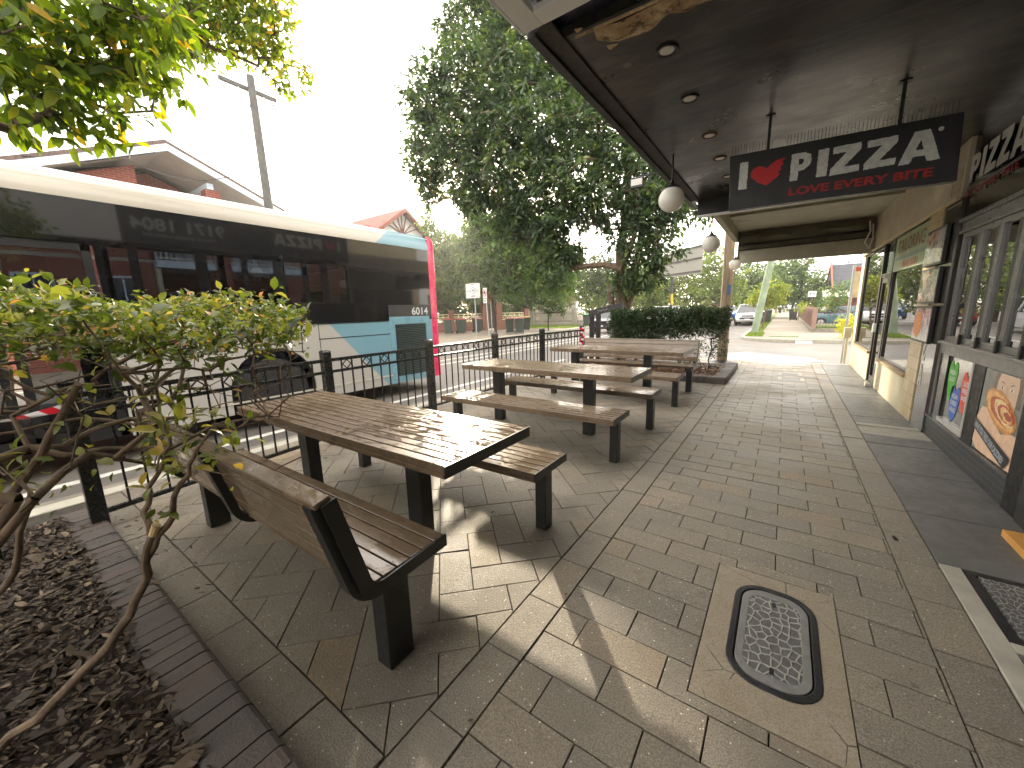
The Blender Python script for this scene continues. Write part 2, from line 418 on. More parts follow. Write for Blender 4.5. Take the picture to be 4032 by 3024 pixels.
# ------------------------------------------------------------------ pavers
PV, PF, PA = [], [], []
def clip(poly, a, b, c):           # keep a*x+b*y<=c
    out = []
    for i in range(len(poly)):
        p, q = poly[i], poly[(i+1)%len(poly)]
        dp, dq = a*p[0]+b*p[1]-c, a*q[0]+b*q[1]-c
        if dp <= 0: out.append(p)
        if (dp < 0 < dq) or (dq < 0 < dp):
            t = dp/(dp-dq); out.append((p[0]+(q[0]-p[0])*t, p[1]+(q[1]-p[1])*t))
    return out
def area(p): return abs(sum(p[i][0]*p[(i+1)%len(p)][1]-p[(i+1)%len(p)][0]*p[i][1] for i in range(len(p))))/2
HOLES = [(-.185,.325,1.37,2.285)]
def paver(poly, box, tone=None, holes=True):
    x0,x1,y0,y1 = box
    for a,b,c in ((-1,0,-x0),(1,0,x1),(0,-1,-y0),(0,1,y1)):
        poly = clip(poly,a,b,c)
        if len(poly) < 3: return
    pieces = [poly]
    if holes:
        for hx0,hx1,hy0,hy1 in HOLES:
            cx = [p[0] for p in poly]; cy = [p[1] for p in poly]
            if max(cx)<=hx0 or min(cx)>=hx1 or max(cy)<=hy0 or min(cy)>=hy1: continue
            rest = poly; pieces = []
            for a,b,c in ((1,0,hx0),(-1,0,-hx1)):
                pieces.append(clip(rest,a,b,c)); rest = clip(rest,-a,-b,-c)
                if len(rest)<3: break
            if len(rest)>=3:
                for a,b,c in ((0,1,hy0),(0,-1,-hy1)):
                    pieces.append(clip(rest,a,b,c))
    for pl in pieces:
        if len(pl)<3 or area(pl)<.0004: continue
        t = RNG.betavariate(2,2.4) if tone is None else tone
        if RNG.random()<.02: t = .97
        z = RNG.uniform(-.0025,.002); tx, ty = RNG.uniform(-.009,.009), RNG.uniform(-.009,.009)
        mx = sum(p[0] for p in pl)/len(pl); my = sum(p[1] for p in pl)/len(pl)
        n = len(PV); k = len(pl)
        ins = .0022
        for s_, dz in ((1,-.014),(1,-.002),(0,0)):
            for p in pl:
                d = math.hypot(p[0]-mx,p[1]-my) or 1
                q = p if s_ else (p[0]-(p[0]-mx)/d*ins, p[1]-(p[1]-my)/d*ins)
                PV.append((q[0],q[1],z+dz+tx*(p[0]-mx)+ty*(p[1]-my)))
        for i in range(k):
            j=(i+1)%k
            PF.append((n+i,n+j,n+k+j,n+k+i)); PF.append((n+k+i,n+k+j,n+2*k+j,n+2*k+i)); PA.extend([t,t])
        PF.append(tuple(n+2*k+i for i in range(k))); PA.append(t)
G = .0025
def rect(x0,x1,y0,y1): return [(x0+G,y0+G),(x1-G,y0+G),(x1-G,y1-G),(x0+G,y1-G)]
W = .1785
bx = (-4.62,-.967,.585,11.86)
c45 = math.sqrt(.5)
for i in range(-60,110):
    for j in range(-60,110):
        mm = (i-j)%4
        if mm==0: r = (i*W+G,(i+2)*W-G,j*W+G,(j+1)*W-G)
        elif mm==3: r = (i*W+G,(i+1)*W-G,j*W+G,(j+2)*W-G)
        else: continue
        P = [(r[0],r[2]),(r[1],r[2]),(r[1],r[3]),(r[0],r[3])]
        Q = [((x-y)*c45-1.232, (x+y)*c45+1.089-8*W*c45) for x,y in P]
        if max(q[0] for q in Q)<bx[0] or min(q[0] for q in Q)>bx[1] or max(q[1] for q in Q)<bx[2] or min(q[1] for q in Q)>bx[3]: continue
        paver(Q, bx)
for i in range(-3,12): paver(rect(-4.62+i*.36+.05,-4.26+i*.36+.05,.405,.58), (-4.62,-.967,.40,.585), RNG.uniform(0,.35))
for i in range(-12,34): paver(rect(-.962,-.787,.77+i*.353,.77+(i+1)*.353), (-1,-.7,-4,11.86))
r0 = 1.317
for i in range(-30,60):
    y0 = r0+i*.1755
    off = -.64 if i%2==0 else -.46
    for j in range(-2,6):
        x0 = off+j*.36
        paver(rect(x0,x0+.36,y0,y0+.1755), (-.782,.632,-4,11.86))
for i in range(-12,34): paver(rect(.636,.82,.70+i*.36,.70+(i+1)*.36), (.6,.82,-4,11.86), RNG.uniform(.2,.7))
me = bpy.data.meshes.new('paving'); me.from_pydata(PV,[],PF); me.materials.append(M['paver'])
at = me.attributes.new('rnd','FLOAT','FACE'); at.data.foreach_set('value', PA)
o = bpy.data.objects.new('paving', me); COL.objects.link(o); struct(o)
# concrete strip against the shopfronts
m = MB(); y=-3.0
seg = [-3,-1.6,-.4,.55,1.5,2.30]
for a,b in zip(seg,seg[1:]): m.box(.912,1.9,a+.004,b-.004,-.1,-.004)
for a,b in ((2.93,3.62),(3.62,4.45),(4.45,5.30),(5.30,5.62),(6.12,6.5),(6.5,7.3),(7.3,8.1),(8.1,8.9),(8.9,10.0),(10.0,11.86)): m.box(.826,1.9,a+.004,b-.004,-.1,-.003+RNG.uniform(-.002,.002))
M['strip'] = pbr('damp grey concrete', srgb(100,100,98), .5, 0, .28, 2.4, .35, 110, dirt=.35)
struct(m.build('concrete_strip', M['strip'], bevel=.004))
m = MB(); m.box(.826,.912,-3,2.93,-.1,.001).box(.912,1.9,2.30,2.36,-.1,.001); m.box(.83,1.9,5.62,5.72,-.1,.004); m.box(.83,1.9,6.02,6.12,-.1,.004); m.box(.83,1.9,5.72,6.02,-.1,-.01)
struct(m.build('concrete_edge', M['concrete_light'], bevel=.004))

# ------------------------------------------------------------------ service covers
def rrect(x0,x1,y0,y1,r,n=6):
    pts=[]
    for cx,cy,a in ((x1-r,y1-r,0),(x0+r,y1-r,PI/2),(x0+r,y0+r,PI),(x1-r,y0+r,3*PI/2)):
        for i in range(n+1): t=a+PI/2*i/n; pts.append((cx+r*math.cos(t),cy+r*math.sin(t)))
    return pts
def collar_mat():
    k = NT('stained concrete collar'); o=k.n('NewGeometry').outputs['Position']
    c = k.mix(k.rng(k.noise(6,6,.65,o),.3,.7), srgb(142,130,110), srgb(156,147,130)); c = k.mix(k.rng(k.noise(150,2,.6,o),.4,.65,0,.4),c,srgb(80,70,58))
    e = k.vor(3.1,o,'DISTANCE_TO_EDGE'); cr = k.math('MULTIPLY', k.rng(e,.0,.006,1,0), k.rng(k.noise(3,1,.5,o),.5,.53))
    c = k.mix(cr, c, srgb(40,34,30))
    return k.done(k.bsdf(c,.72,0,k.bump(k.math('SUBTRACT',k.noise(120,3,.6,o),cr),.5,.005)))
def lid_mat(name, sc, plane_aniso=(1,1,1)):
    """cast iron with raised cobble ribs"""
    k = NT(name); o=k.n('Mapping',Vector=k.n('NewGeometry').outputs['Position'],Scale=plane_aniso).outputs[0]
    w = k.n('VectorMath',_operation='ADD'); k.set(w.inputs[0],o); k.set(w.inputs[1],k.n('VectorMath',_operation='SCALE').outputs[0])
    sv = w.inputs[1].links[0].from_node; k.set(sv.inputs[0],k.n('TexNoise',Scale=18.0,Vector=o).outputs['Color']); sv.inputs['Scale'].default_value=.012
    e = k.vor(sc,w.outputs[0],'DISTANCE_TO_EDGE','Distance',.85,'2D'); rib = k.rng(e,.05,.12,1,0)
    c = k.mix(rib, srgb(108,108,107), srgb(182,182,176)); c = k.mix(k.rng(k.noise(30,4,.6,o),.4,.7,0,.4),c,srgb(70,68,66))
    return k.done(k.bsdf(c, .48, .35, k.bump(rib,1.,.008)))
M['collar']=collar_mat(); M['lid']=lid_mat('cobbled cast iron', 20,(1,.85,1)); M['iron']=pbr('dark cast iron', (.035,.036,.038), .42, .5, .3, 12, .3, 90)
M['ironlight']=pbr('worn cast iron', (.22,.22,.215), .45, .3, .2, 14, .3, 90)
M['lid']=lid_mat('cobbled cast iron', 27,(1,.8,1))
cov = empty('access_cover', (.07,1.83,0), 'oval cobble-patterned cast iron access cover set in a stained concrete square', 'access cover')
def ring(out, inn, z0, z1):
    n=len(out); m=MB()
    vs=[(x,y,z0) for x,y in out]+[(x,y,z0) for x,y in inn]+[(x,y,z1) for x,y in out]+[(x,y,z1) for x,y in inn]; fs=[]
    for i in range(n):
        j=(i+1)%n; fs += [(i,j,n+j,n+i),(2*n+i,2*n+j,3*n+j,3*n+i),(i,j,2*n+j,2*n+i),(n+i,n+j,3*n+j,3*n+i)]
    return m.add(vs,fs)
fr_o = rrect(-.085,.245,1.53,2.18,.13); fr_i = rrect(-.058,.218,1.558,2.152,.105)
sq = rrect(-.18,.32,1.375,2.28,.003)
ring(sq, fr_o, -.06, .002).build('concrete_surround', M['collar'], cov)
ring(fr_o, fr_i, -.06, .006).build('frame', M['iron'], cov, bevel=.003)
li = rrect(-.052,.212,1.564,2.146,.10); lb = rrect(-.022,.182,1.61,2.10,.06)
ring(li, lb, -.02, .004).build('lid_rim', M['ironlight'], cov, bevel=.002)
m = MB(); m.poly([(x,y,-.02) for x,y in lb],(0,0,.0225)); m.build('lid', M['lid'], cov)
m = MB()
for yy in (1.64,2.06): m.poly([(x+.08,y+yy,.0) for x,y in rrect(-.008,.008,-.018,.018,.007)],(0,0,.0035))
m.build('key_hole', M['ink'], cov)
cv2 = empty('gully_cover', (1.2,2.6,0), 'pale pebble-patterned rectangular cover beside the doorway at the right edge', 'drain cover')
ring(rrect(.915,1.6,2.365,2.93,.004), rrect(.955,1.56,2.40,2.89,.004), -.05,-.002).build('frame', M['iron'], cv2)
m=MB(); m.poly([(x,y,-.03) for x,y in rrect(.962,1.553,2.407,2.883,.004)],(0,0,.030)); m.build('lid', lid_mat('stamped cover',26,(1.6,1,1)), cv2)
for i,(x0,x1,y0,y1,lb_) in enumerate([(.0,.42,8.98,9.35,'nearest of the three small steel covers on the walkway before the side street'),(.0,.4,9.62,9.95,'middle of the three small steel covers on the walkway before the side street'),(.08,.32,10.3,10.5,'smallest and farthest of the three steel covers on the walkway')]):
    e_ = empty('valve_cover', ((x0+x1)/2,(y0+y1)/2,0), lb_, 'access cover', 'small steel covers on the walkway')
    ring(rrect(x0,x1,y0,y1,.01),rrect(x0+.06,x1-.06,y0+.06,y1-.06,.01),-.02,.004).build('surround', M['concrete_light'], e_)
    mm=MB(); mm.poly([(x,y,-.02) for x,y in rrect(x0+.062,x1-.062,y0+.062,y1-.062,.01)],(0,0,.022))
    mm.build('plate', M['iron'], e_)
m=MB()
for i in range(16): m.poly([(-.42+i*.056,11.62-.012*i,.0),(-.39+i*.056,11.62-.012*i,.0),(-.36+i*.056,11.44-.012*i,0),(-.39+i*.056,11.44-.012*i,0)],(0,0,.006))
tag(m.build('tactile_strip', M['white']), 'striped white tactile strip at the end of the walkway by the side street', 'tactile paving')

# ------------------------------------------------------------------ planters
def brick_edge(segs, h, seed):
    """bullnose bricks laid side by side along segments ((x0,y0),(x1,y1),inward normal)"""
    r=random.Random(seed); V=[];F=[];A=[]
    for (x0,y0),(x1,y1),(nx,ny),wd in segs:
        L=math.hypot(x1-x0,y1-y0); n=int(L/.083); dx,dy=(x1-x0)/L,(y1-y0)/L
        prof=[(0,-.03),(0,h-.03),(.006,h-.012),(.02,h-.002),(.038,h),(wd,h-.002),(wd,-.03)]
        for i in range(n):
            a=i*L/n+.003; b=(i+1)*L/n-.003; t=r.random(); dz=r.uniform(-.003,.003); n0=len(V)
            for s_ in (a,b):
                for u,z in prof: V.append((x0+dx*s_+nx*u, y0+dy*s_+ny*u, z+(dz if z>0 else 0)))
            k=len(prof)
            for q in range(k-1): F.append((n0+q,n0+q+1,n0+k+q+1,n0+k+q)); A.append(t)
            F.append(tuple(range(n0,n0+k))); F.append(tuple(range(n0+2*k-1,n0+k-1,-1))); A+=[t,t]
    return V,F,A
def mesh_attr(name,V,F,A,mat,parent):
    l=root_loc(parent); me=bpy.data.meshes.new(name); me.from_pydata([(x-l[0],y-l[1],z-l[2]) for x,y,z in V],[],F); me.materials.append(mat)
    at=me.attributes.new('rnd','FLOAT','FACE'); at.data.foreach_set('value',A)
    o=bpy.data.objects.new(name,me); COL.objects.link(o); o.parent=parent; return o
pl = empty('planter_bed', (-2.6,-.8,0), 'mulched garden bed with a dark bullnose brick edge in the near left corner', 'planter', 'brick edged garden beds')
V,F,A = brick_edge([((-4.25,.40),(-1.0,.40),(0,-1),.19),((-1.0,.40-.19),(-1.0,-2.4),(-1,0),.19)], .055, 5)
mesh_attr('brick_edging',V,F,A,M['brickedge'],pl)
MB().box(-1.19,-1.003,.213,.397,-.03,.052).build('corner_brick',M['brickedge'],pl,bevel=.012)
MB().box(-4.25,-1.19,-2.4,.21,-.03,.038).build('soil', M['mulch_soil'], pl)
MB().box(-4.25,-1.16,-2.4,.405,-.04,.0).build('mortar_bed', M['grout'], pl)
p2 = empty('planter_bed', (-2.5,9,0), 'raised brick edged bed under the clipped hedge behind the far bench', 'planter', 'brick edged garden beds')
V,F,A = brick_edge([((-4.2,8.0),(-.79,8.0),(0,1),.20),((-.79,8.2),(-.79,10.3),(-1,0),.20)], .13, 6)
mesh_attr('brick_edging',V,F,A,M['brickedge'],p2)
MB().box(-.988,-.793,8.003,8.197,-.03,.127).build('corner_brick',M['brickedge'],p2,bevel=.015)
MB().box(-4.2,-.99,8.2,10.3,-.03,.09).build('soil', M['mulch_soil'], p2)
MB().box(-4.2,-.81,8.02,10.3,-.04,.05).build('mortar_bed', M['grout'], p2)
def scatter_chips(name, x0,x1,y0,y1,z,n,smin,smax,seed,mat,lift=.02):
    r=np.random.RandomState(seed)
    x=r.uniform(x0,x1,n); y=r.uniform(y0,y1,n); L=r.uniform(smin,smax,n)*(1+1.2*(r.rand(n)<.08)); w=L*r.uniform(.15,.5,n); a=r.normal(.6,.8,n)
    p=r.normal(0,.28,n); q=r.normal(0,.5,n); zz=z+r.uniform(0,lift,n)
    d=np.stack([np.cos(a)*np.cos(p),np.sin(a)*np.cos(p),np.sin(p)],1); s=np.stack([-np.sin(a)*np.cos(q),np.cos(a)*np.cos(q),np.sin(q)],1)
    c=np.stack([x,y,zz],1); L=L[:,None]/2; w=w[:,None]/2; up=np.cross(d,s)
    V=np.stack([c-d*L, c-d*L*.3-s*w+up*w*.4, c+d*L*.5-s*w*.8+up*w*.3, c+d*L, c+d*L*.4+s*w, c-d*L*.4+s*w*.9],1)
    A=r.beta(1.3,2.6,n)
    return np_mesh(name, V.reshape(-1,3), np.arange(n*6), 6, mat, attr=A)
ch = scatter_chips('bark_mulch',-4.2,-1.17,-1.4,.23,.045,20000,.014,.05,11,M['chips'],.022); tag(ch,kind='stuff')
c2 = scatter_chips('leaf_litter',-4.1,-.98,8.22,9.9,.10,3500,.03,.07,12,leaf_mat('dry leaf litter',[(0,srgb(70,44,28)),(.5,srgb(130,84,48)),(1,srgb(190,140,84))],.2),.03); tag(c2,kind='stuff')
c3 = scatter_chips('fallen_leaves',-4.1,.75,.2,8,.006,70,.012,.03,13,M['chips'],.004); tag(c3,kind='stuff')
c4 = scatter_chips('bed_edge_debris',-3.9,-2.3,.2,.62,.06,120,.012,.04,15,M['chips'],.004); tag(c4,kind='stuff')
# ------------------------------------------------------------------ tables and benches
def steelcap(name, x, w, z0, z1, par): return MB().box(x-.003,x+.003,-w/2,w/2,z0,z1).build(name,M['steel'],par,world=False)
def make_table():
    t = empty('picnic_table',(0,0,0)); L=2.23; w=.70; n=11
    m = MB(); sw = w/n
    for i in range(n):
        y = -w/2+i*sw; m.box(-L/2+.004,L/2-.004,y+.0055,y+sw-.0055,.742,.78)
    m.build('tabletop', M['slat'], t, bevel=.003, world=False)
    m = MB(); m.box(-L/2+.004,L/2-.004,-w/2-.002,-w/2+.028,.722,.7415).box(-L/2+.004,L/2-.004,w/2-.028,w/2+.002,.722,.7415); m.build('edge_board', M['slat'], t, world=False)
    for s in (-1,1): steelcap('end_cap', s*(L/2+.0005), w, .722,.781, t)
    m = MB(); m.box(-.95,.95,-.045,.045,.70,.7215)
    for x in (-.62,.62): m.box(x-.03,x+.03,-.31,.31,.7,.7215)
    m.build('under_frame', M['steel'], t, world=False)
    for x in (-.78,.52): MB().box(x-.062,x+.062,-.05,.05,0,.70).build('leg', M['steel'], t, bevel=.006, world=False)
    return t
def make_bench():
    t = empty('bench',(0,0,0)); L=2.14; w=.42; n=6; m=MB(); sw=w/n
    for i in range(n):
        y=-w/2+i*sw; m.box(-L/2+.004,L/2-.004,y+.0055,y+sw-.0055,.435,.47)
    m.build('seat', M['slat'], t, bevel=.003, world=False)
    m=MB(); m.box(-L/2+.004,L/2-.004,-w/2-.002,-w/2+.026,.416,.4345).box(-L/2+.004,L/2-.004,w/2-.026,w/2+.002,.416,.4345); m.build('edge_board', M['slat'], t, world=False)
    for s in (-1,1): steelcap('end_cap', s*(L/2+.0005), w, .416,.471, t)
    for s in (-1,1):
        x=s*(L/2-.06); MB().box(x-.04,x+.04,-.045,.045,0,.398).build('leg', M['steel'], t, bevel=.005, world=False)
        MB().box(x-.04,x+.04,-.17,.17,.3985,.4155).build('bracket', M['steel'], t, bevel=.003, world=False)
    return t
def make_backbench():
    t = empty('backed_bench',(0,0,0)); L=2.14
    m=MB(); sw=.40/6
    for i in range(6):
        y=-.15+i*sw-.05; m.box(-L/2+.008,L/2-.008,y+.003,y+sw-.003,.436+.004*0,.47)
    m.build('seat', M['slat'], t, bevel=.003, world=False)
    # frame profile
    prof=[(.200,.432),(.0,.425),(-.12,.420)]
    c=Vector((-.135,.515)); r=.095
    for i in range(7):
        a=math.radians(-88-i*12.5); prof.append((c.x+r*math.cos(a), c.y+r*math.sin(a)))
    e=Vector(prof[-1]); top=Vector((-.322,.850)); d=(top-e).normalized()
    prof.append(tuple(top))
    def band(x0,x1,th=.045,off=0.0):
        P=[Vector(p) for p in prof]; outl=[];inl=[]
        for i,p in enumerate(P):
            tt=(P[min(i+1,len(P)-1)]-P[max(i-1,0)]).normalized(); nn=Vector((-tt.y,tt.x))
            outl.append(p+nn*off); inl.append(p+nn*(off+th))
        m=MB(); n=len(P)
        for i in range(n-1):
            q=[outl[i],outl[i+1],inl[i+1],inl[i]]
            vs=[(x0,v.x,v.y) for v in q]+[(x1,v.x,v.y) for v in q]
            fs=[(0,1,2,3),(7,6,5,4),(0,4,5,1),(2,6,7,3)]
            if i==0: fs.append((0,3,7,4))
            if i==n-2: fs.append((1,5,6,2))
            m.add(vs,fs)
        return m
    for x0,x1 in ((-L/2-.004,-L/2+.004),(L/2-.004,L/2+.004)):
        band(x0,x1,.054,-.042).build('side_frame', M['steel'], t, world=False)
    for xc in (-L/2+.05,0.0,L/2-.05): band(xc-.028,xc+.028,.036,-.002 if False else .0).build('support_bar', M['steel'], t, world=False)
    # back boards sit on the front of the bars
    nn=Vector((d.y,-d.x)); 
    for i in range(5):
        a=e+d*(.012+i*.0725); b=a+d*.066; m=MB()
        off=.0015; th=.026
        q=[a+nn*off,b+nn*off,b+nn*(off+th),a+nn*(off+th)]
        vs=[(-L/2+.008,v.x,v.y) for v in q]+[(L/2-.008,v.x,v.y) for v in q]
        m.add(vs,[(0,1,2,3),(7,6,5,4),(0,4,5,1),(1,5,6,2),(2,6,7,3),(3,7,4,0)])
        if i==4:
            q=[b-nn*.030+d*.002,b+nn*.030+d*.002,b+nn*.030+d*.026,b-nn*.030+d*.026]
            vs=[(-L/2+.006,v.x,v.y) for v in q]+[(L/2-.006,v.x,v.y) for v in q]
            MB().add(vs,[(0,1,2,3),(7,6,5,4),(0,4,5,1),(1,5,6,2),(2,6,7,3),(3,7,4,0)]).build('top_rail',M['slat'],t,bevel=.006,world=False)
        m.build('back_board', M['slat'], t, bevel=.003, world=False)
    # rear face boards
    m=MB(); 
    q=[e-nn*.040+d*.0,e+d*.352-nn*.040,e+d*.352-nn*.0375,e-nn*.0375]
    for s in (-1,1):
        x=s*(L/2-.085); MB().box(x-.045,x+.045,-.115,.01,0,.385).build('leg', M['steel'], t, bevel=.006, world=False)
        MB().box(x-.045,x+.045,-.16,.14,.3855,.4245).build('bracket', M['steel'], t, bevel=.003, world=False)
    return t
tb=make_table(); bn=make_bench(); bb=make_backbench()
GT='slatted picnic tables along the fence'; GB='backless slatted benches'; GR='slatted benches with backrests'
XC=-2.235
labs=['nearest slatted brown picnic table, with low sun glaring on its wet right end','middle wet slatted picnic table of the row, second from the camera','farthest slatted picnic table, in front of the bench under the hedge']
for i,(y,l) in enumerate(zip((1.48,4.06,6.40),labs)):
    o=tb if i==0 else copy_tree(tb); o.location=(XC-.055,y,0); tag(o,l,'picnic table',GT)
labs=['backless bench on the far side of the nearest table, its right end dry','backless wet bench on the near side of the middle table','backless wet bench on the far side of the middle table','backless bench on the near side of the farthest table']
for i,(y,l) in enumerate(zip((2.07,3.42,4.62,5.88),labs)):
    o=bn if i==0 else copy_tree(bn); o.location=(XC+RNG.uniform(-.01,.01),y,0); tag(o,l,'bench',GB)
bb.location=(XC,.905,0); tag(bb,'nearest bench, with its slatted backrest turned to the camera beside the garden bed','bench',GR)
o=copy_tree(bb); o.location=(XC,7.02,0); o.rotation_euler=(0,0,PI); tag(o,'farthest bench, with its slatted backrest against the hedge bed','bench',GR)

# ------------------------------------------------------------------ fence
fp=[(-3.90,.36),(-4.12,2.28),(-4.15,3.84),(-4.15,5.40),(-4.10,6.95),(-3.88,8.42)]
fe=empty('fence',(-4.1,4,0),'black metal pool style fence with diamond rings along the kerb beside the tables','fence')
for i,(x,y) in enumerate(fp):
    MB().box(x-.045,x+.045,y-.045,y+.045,0,1.055).build('post',M['fence'],fe,bevel=.004)
    MB().tbox(x-.05,x+.05,y-.05,y+.05,1.0555,1.078,.014,.014).build('post_cap',M['fence'],fe,bevel=.003)
for (xa,ya),(xb,yb) in zip(fp,fp[1:]):
    a=Vector((xa,ya,0)); b=Vector((xb,yb,0)); d=(b-a); L=d.length; d/=L; m=MB(); s=a+d*.05; e=b-d*.05; Z=Vector((0,0,1))
    for z,h in ((.965,.035),(.835,.030),(.105,.030)): m.bar(s+Z*z,e+Z*z,.034,h)
    n=max(4,round((L-.1)/.122)); n-= (n+1)%2; st=(L-.1)/n
    for k in range(1,n):
        p=s+d*st*k; m.bar(p+Z*.09,p+Z*.955,.014)
    for k in range(1,n,2):
        c=s+d*(st*(k+.5)) if k+1<n else None
        if c is None: continue
        q=[c+Z*.848,c+d*st*.40+Z*.90,c+Z*.950,c-d*st*.40+Z*.90]
        for i in range(4): m.bar(q[i],q[(i+1)%4],.010,.010,up=tuple(d.cross(Z)))
    m.build('panel',M['fence'],fe)
e2=empty('fence_post',(-3.80,-.12,0),'black square fence post standing in the garden bed at the left edge','fence post')
MB().box(-3.85,-3.75,-.17,-.07,0,1.06).build('post',M['fence'],e2,bevel=.004); MB().tbox(-3.855,-3.745,-.175,-.065,1.0605,1.08,.014,.014).build('post_cap',M['fence'],e2)
# hazard tape
def tape_mat():
    k=NT('red and white hazard tape'); o=k.tc('Generated'); sp=k.n('SeparateXYZ',Vector=o)
    w=k.math('FRACT',k.math('MULTIPLY_ADD',sp.outputs['Y'],7.,k.math('MULTIPLY',sp.outputs['Z'],1.2)))
    c=k.ramp(w,[(0,srgb(225,222,226)),(.5,srgb(205,28,44))],'CONSTANT'); return k.done(k.bsdf(c,.35))
M['tape']=tape_mat()
def ribbon(pts,w,name,lab):
    m=MB(); V=[];F=[]
    for i,(x,y,z,tw) in enumerate(pts):
        V+= [(x-w/2*math.sin(tw),y,z-w/2*math.cos(tw)),(x+w/2*math.sin(tw),y,z+w/2*math.cos(tw))]
        if i: F.append((2*i-2,2*i,2*i+1,2*i-1))
    m.add(V,F); o=m.build(name,M['tape']); return tag(o,lab,'hazard tape')
ribbon([(-3.93,.42,.93,0),(-4.02,.30,.87,.3),(-4.2,.12,.82,1.0),(-4.35,0,.80,1.3),(-4.5,-.15,.80,.4),(-4.7,-.4,.84,0),(-4.9,-.8,.9,0)],.055,'barrier_tape','red and white tape strung from the near fence post behind the shrub')
m=MB(); x,y=fp[-1]
for k in range(5):
    z=.62+k*.085
    pts=[(x-.048,y-.048,z),(x+.048,y-.048,z+.02),(x+.048,y+.048,z+.04),(x-.048,y+.048,z+.06)]
    for i in range(4): 
        a=Vector(pts[i]); b=Vector(pts[(i+1)%4]); m.add([a,b,b+Vector((0,0,.055)),a+Vector((0,0,.055))],[(0,1,2,3)])
m.add([(x+.05,y-.05,.95),(x+.11,y-.07,.45),(x+.16,y-.05,.45),(x+.055,y-.03,.95)],[(0,1,2,3)])
def tape2():
    k=NT('wound hazard tape'); sp=k.n('SeparateXYZ',Vector=k.n('NewGeometry').outputs['Position'])
    w=k.math('FRACT',k.math('MULTIPLY_ADD',sp.outputs['Z'],7.,k.math('MULTIPLY',sp.outputs['X'],6)))
    return k.done(k.bsdf(k.ramp(w,[(0,srgb(225,222,226)),(.45,srgb(200,28,40))],'CONSTANT'),.35))
tag(m.build('barrier_tape',tape2()),'red and white tape wound round the last fence post','hazard tape')

# ------------------------------------------------------------------ bus
M['bus_cream']=pbr('cream bus enamel',(.46,.425,.36),.28,0,.06,.8,0,60,coat=.5,rv=.05,dirt=.12)
M['bus_red']=pbr('crimson bus enamel',srgb(208,26,84),.25,0,.08,1.2,coat=.6)
M['bus_blue']=pbr('sky blue bus enamel',srgb(108,151,166),.3,0,.06,1.,coat=.5)
M['bus_black']=pbr('tinted black bus glazing',(.006,.006,.007),.04,0,.2,1,spec=.5,coat=.12,rv=.01)
def bus_side():
    k=NT('bus side enamel, cream and blue'); sp=k.n('SeparateXYZ',Vector=k.n('NewGeometry').outputs['Position'])
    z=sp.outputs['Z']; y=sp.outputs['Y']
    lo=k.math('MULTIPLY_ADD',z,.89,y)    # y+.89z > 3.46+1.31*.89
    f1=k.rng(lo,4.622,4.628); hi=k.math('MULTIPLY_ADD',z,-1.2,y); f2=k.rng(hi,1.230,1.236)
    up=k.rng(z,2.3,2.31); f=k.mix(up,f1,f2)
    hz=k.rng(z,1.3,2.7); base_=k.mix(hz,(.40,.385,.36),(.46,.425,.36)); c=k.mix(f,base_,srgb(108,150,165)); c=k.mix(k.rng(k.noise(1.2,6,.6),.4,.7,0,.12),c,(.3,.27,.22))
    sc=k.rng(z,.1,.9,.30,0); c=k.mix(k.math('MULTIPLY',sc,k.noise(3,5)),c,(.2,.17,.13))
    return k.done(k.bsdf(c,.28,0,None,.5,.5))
M['bus_side']=bus_side()
M['bus_glass']=glass_mat('bus window glass',(.50,.52,.54),1.5,.01,.0)
bus=empty('bus',(-7.25,0,-.12),'long cream, blue and crimson city bus passing behind the fence','bus')
XB=-6.0; WB=2.5; YR=5.68; YF=-6.2
def arch(yc,r,z0,zc,n=12):
    return [(yc-r,z0)]+[(yc+r*math.cos(PI-PI*i/n),zc+r*math.sin(PI-PI*i/n)) for i in range(n+1)]+[(yc+r,z0)]
for s,x in ((1,XB),(-1,XB-WB)):
    pts=[(YF,.16)]+arch(-3.4,.56,.16,.46)+[( -.45,.16),(-.45,1.33),(YF,1.33)]
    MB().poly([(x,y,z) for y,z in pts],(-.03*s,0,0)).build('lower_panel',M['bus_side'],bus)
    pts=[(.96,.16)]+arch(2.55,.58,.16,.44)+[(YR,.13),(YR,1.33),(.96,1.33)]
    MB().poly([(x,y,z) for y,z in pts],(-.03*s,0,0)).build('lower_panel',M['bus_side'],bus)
    # glazed black band with openings
    wins=[(-5.9,-4.6),(-4.5,-3.1),(-3.0,-1.6),(-1.5,-.5),(1.02,1.22),(1.30,1.82),(1.94,2.32),(2.39,3.13),(3.20,3.41),(3.52,3.86)]
    if s<0: wins=[(-5.9,-4.6),(-4.5,-3.1),(-3.0,-1.6),(-1.5,-.1),(0,1.4),(1.5,2.9),(3.0,4.4),(4.5,5.4)]
    b=MB(); xs=(x-.03*s); lo,hi=(min(x-.002*s,xs),max(x-.002*s,xs))
    b.box(lo,hi,YF,-.45 if s>0 else YR,1.332,1.66)
    if s>0: b.box(lo,hi,.96,YR,1.332,1.66)
    zt = 2.26 if s>0 else 2.56
    b.box(lo,hi,YF,YR,zt,2.688)
    edges=[YF]+[e for w in wins for e in w]+[YR]
    for k in range(0,len(edges),2):
        a,c=edges[k],edges[k+1]
        if s>0 and a<.9 and c>-.4: 
            b.box(lo,hi,a,-.45,1.66,zt); b.box(lo,hi,.96,c,1.66,zt); continue
        b.box(lo,hi,a,c,1.66,zt)
    wf=b.build('window_band',M['bus_black'],bus)
    for a,c in wins: MB().box(x-.012*s-.002,x-.012*s+.002,a,c,1.66,zt).build('window_pane',M['bus_glass'],bus)
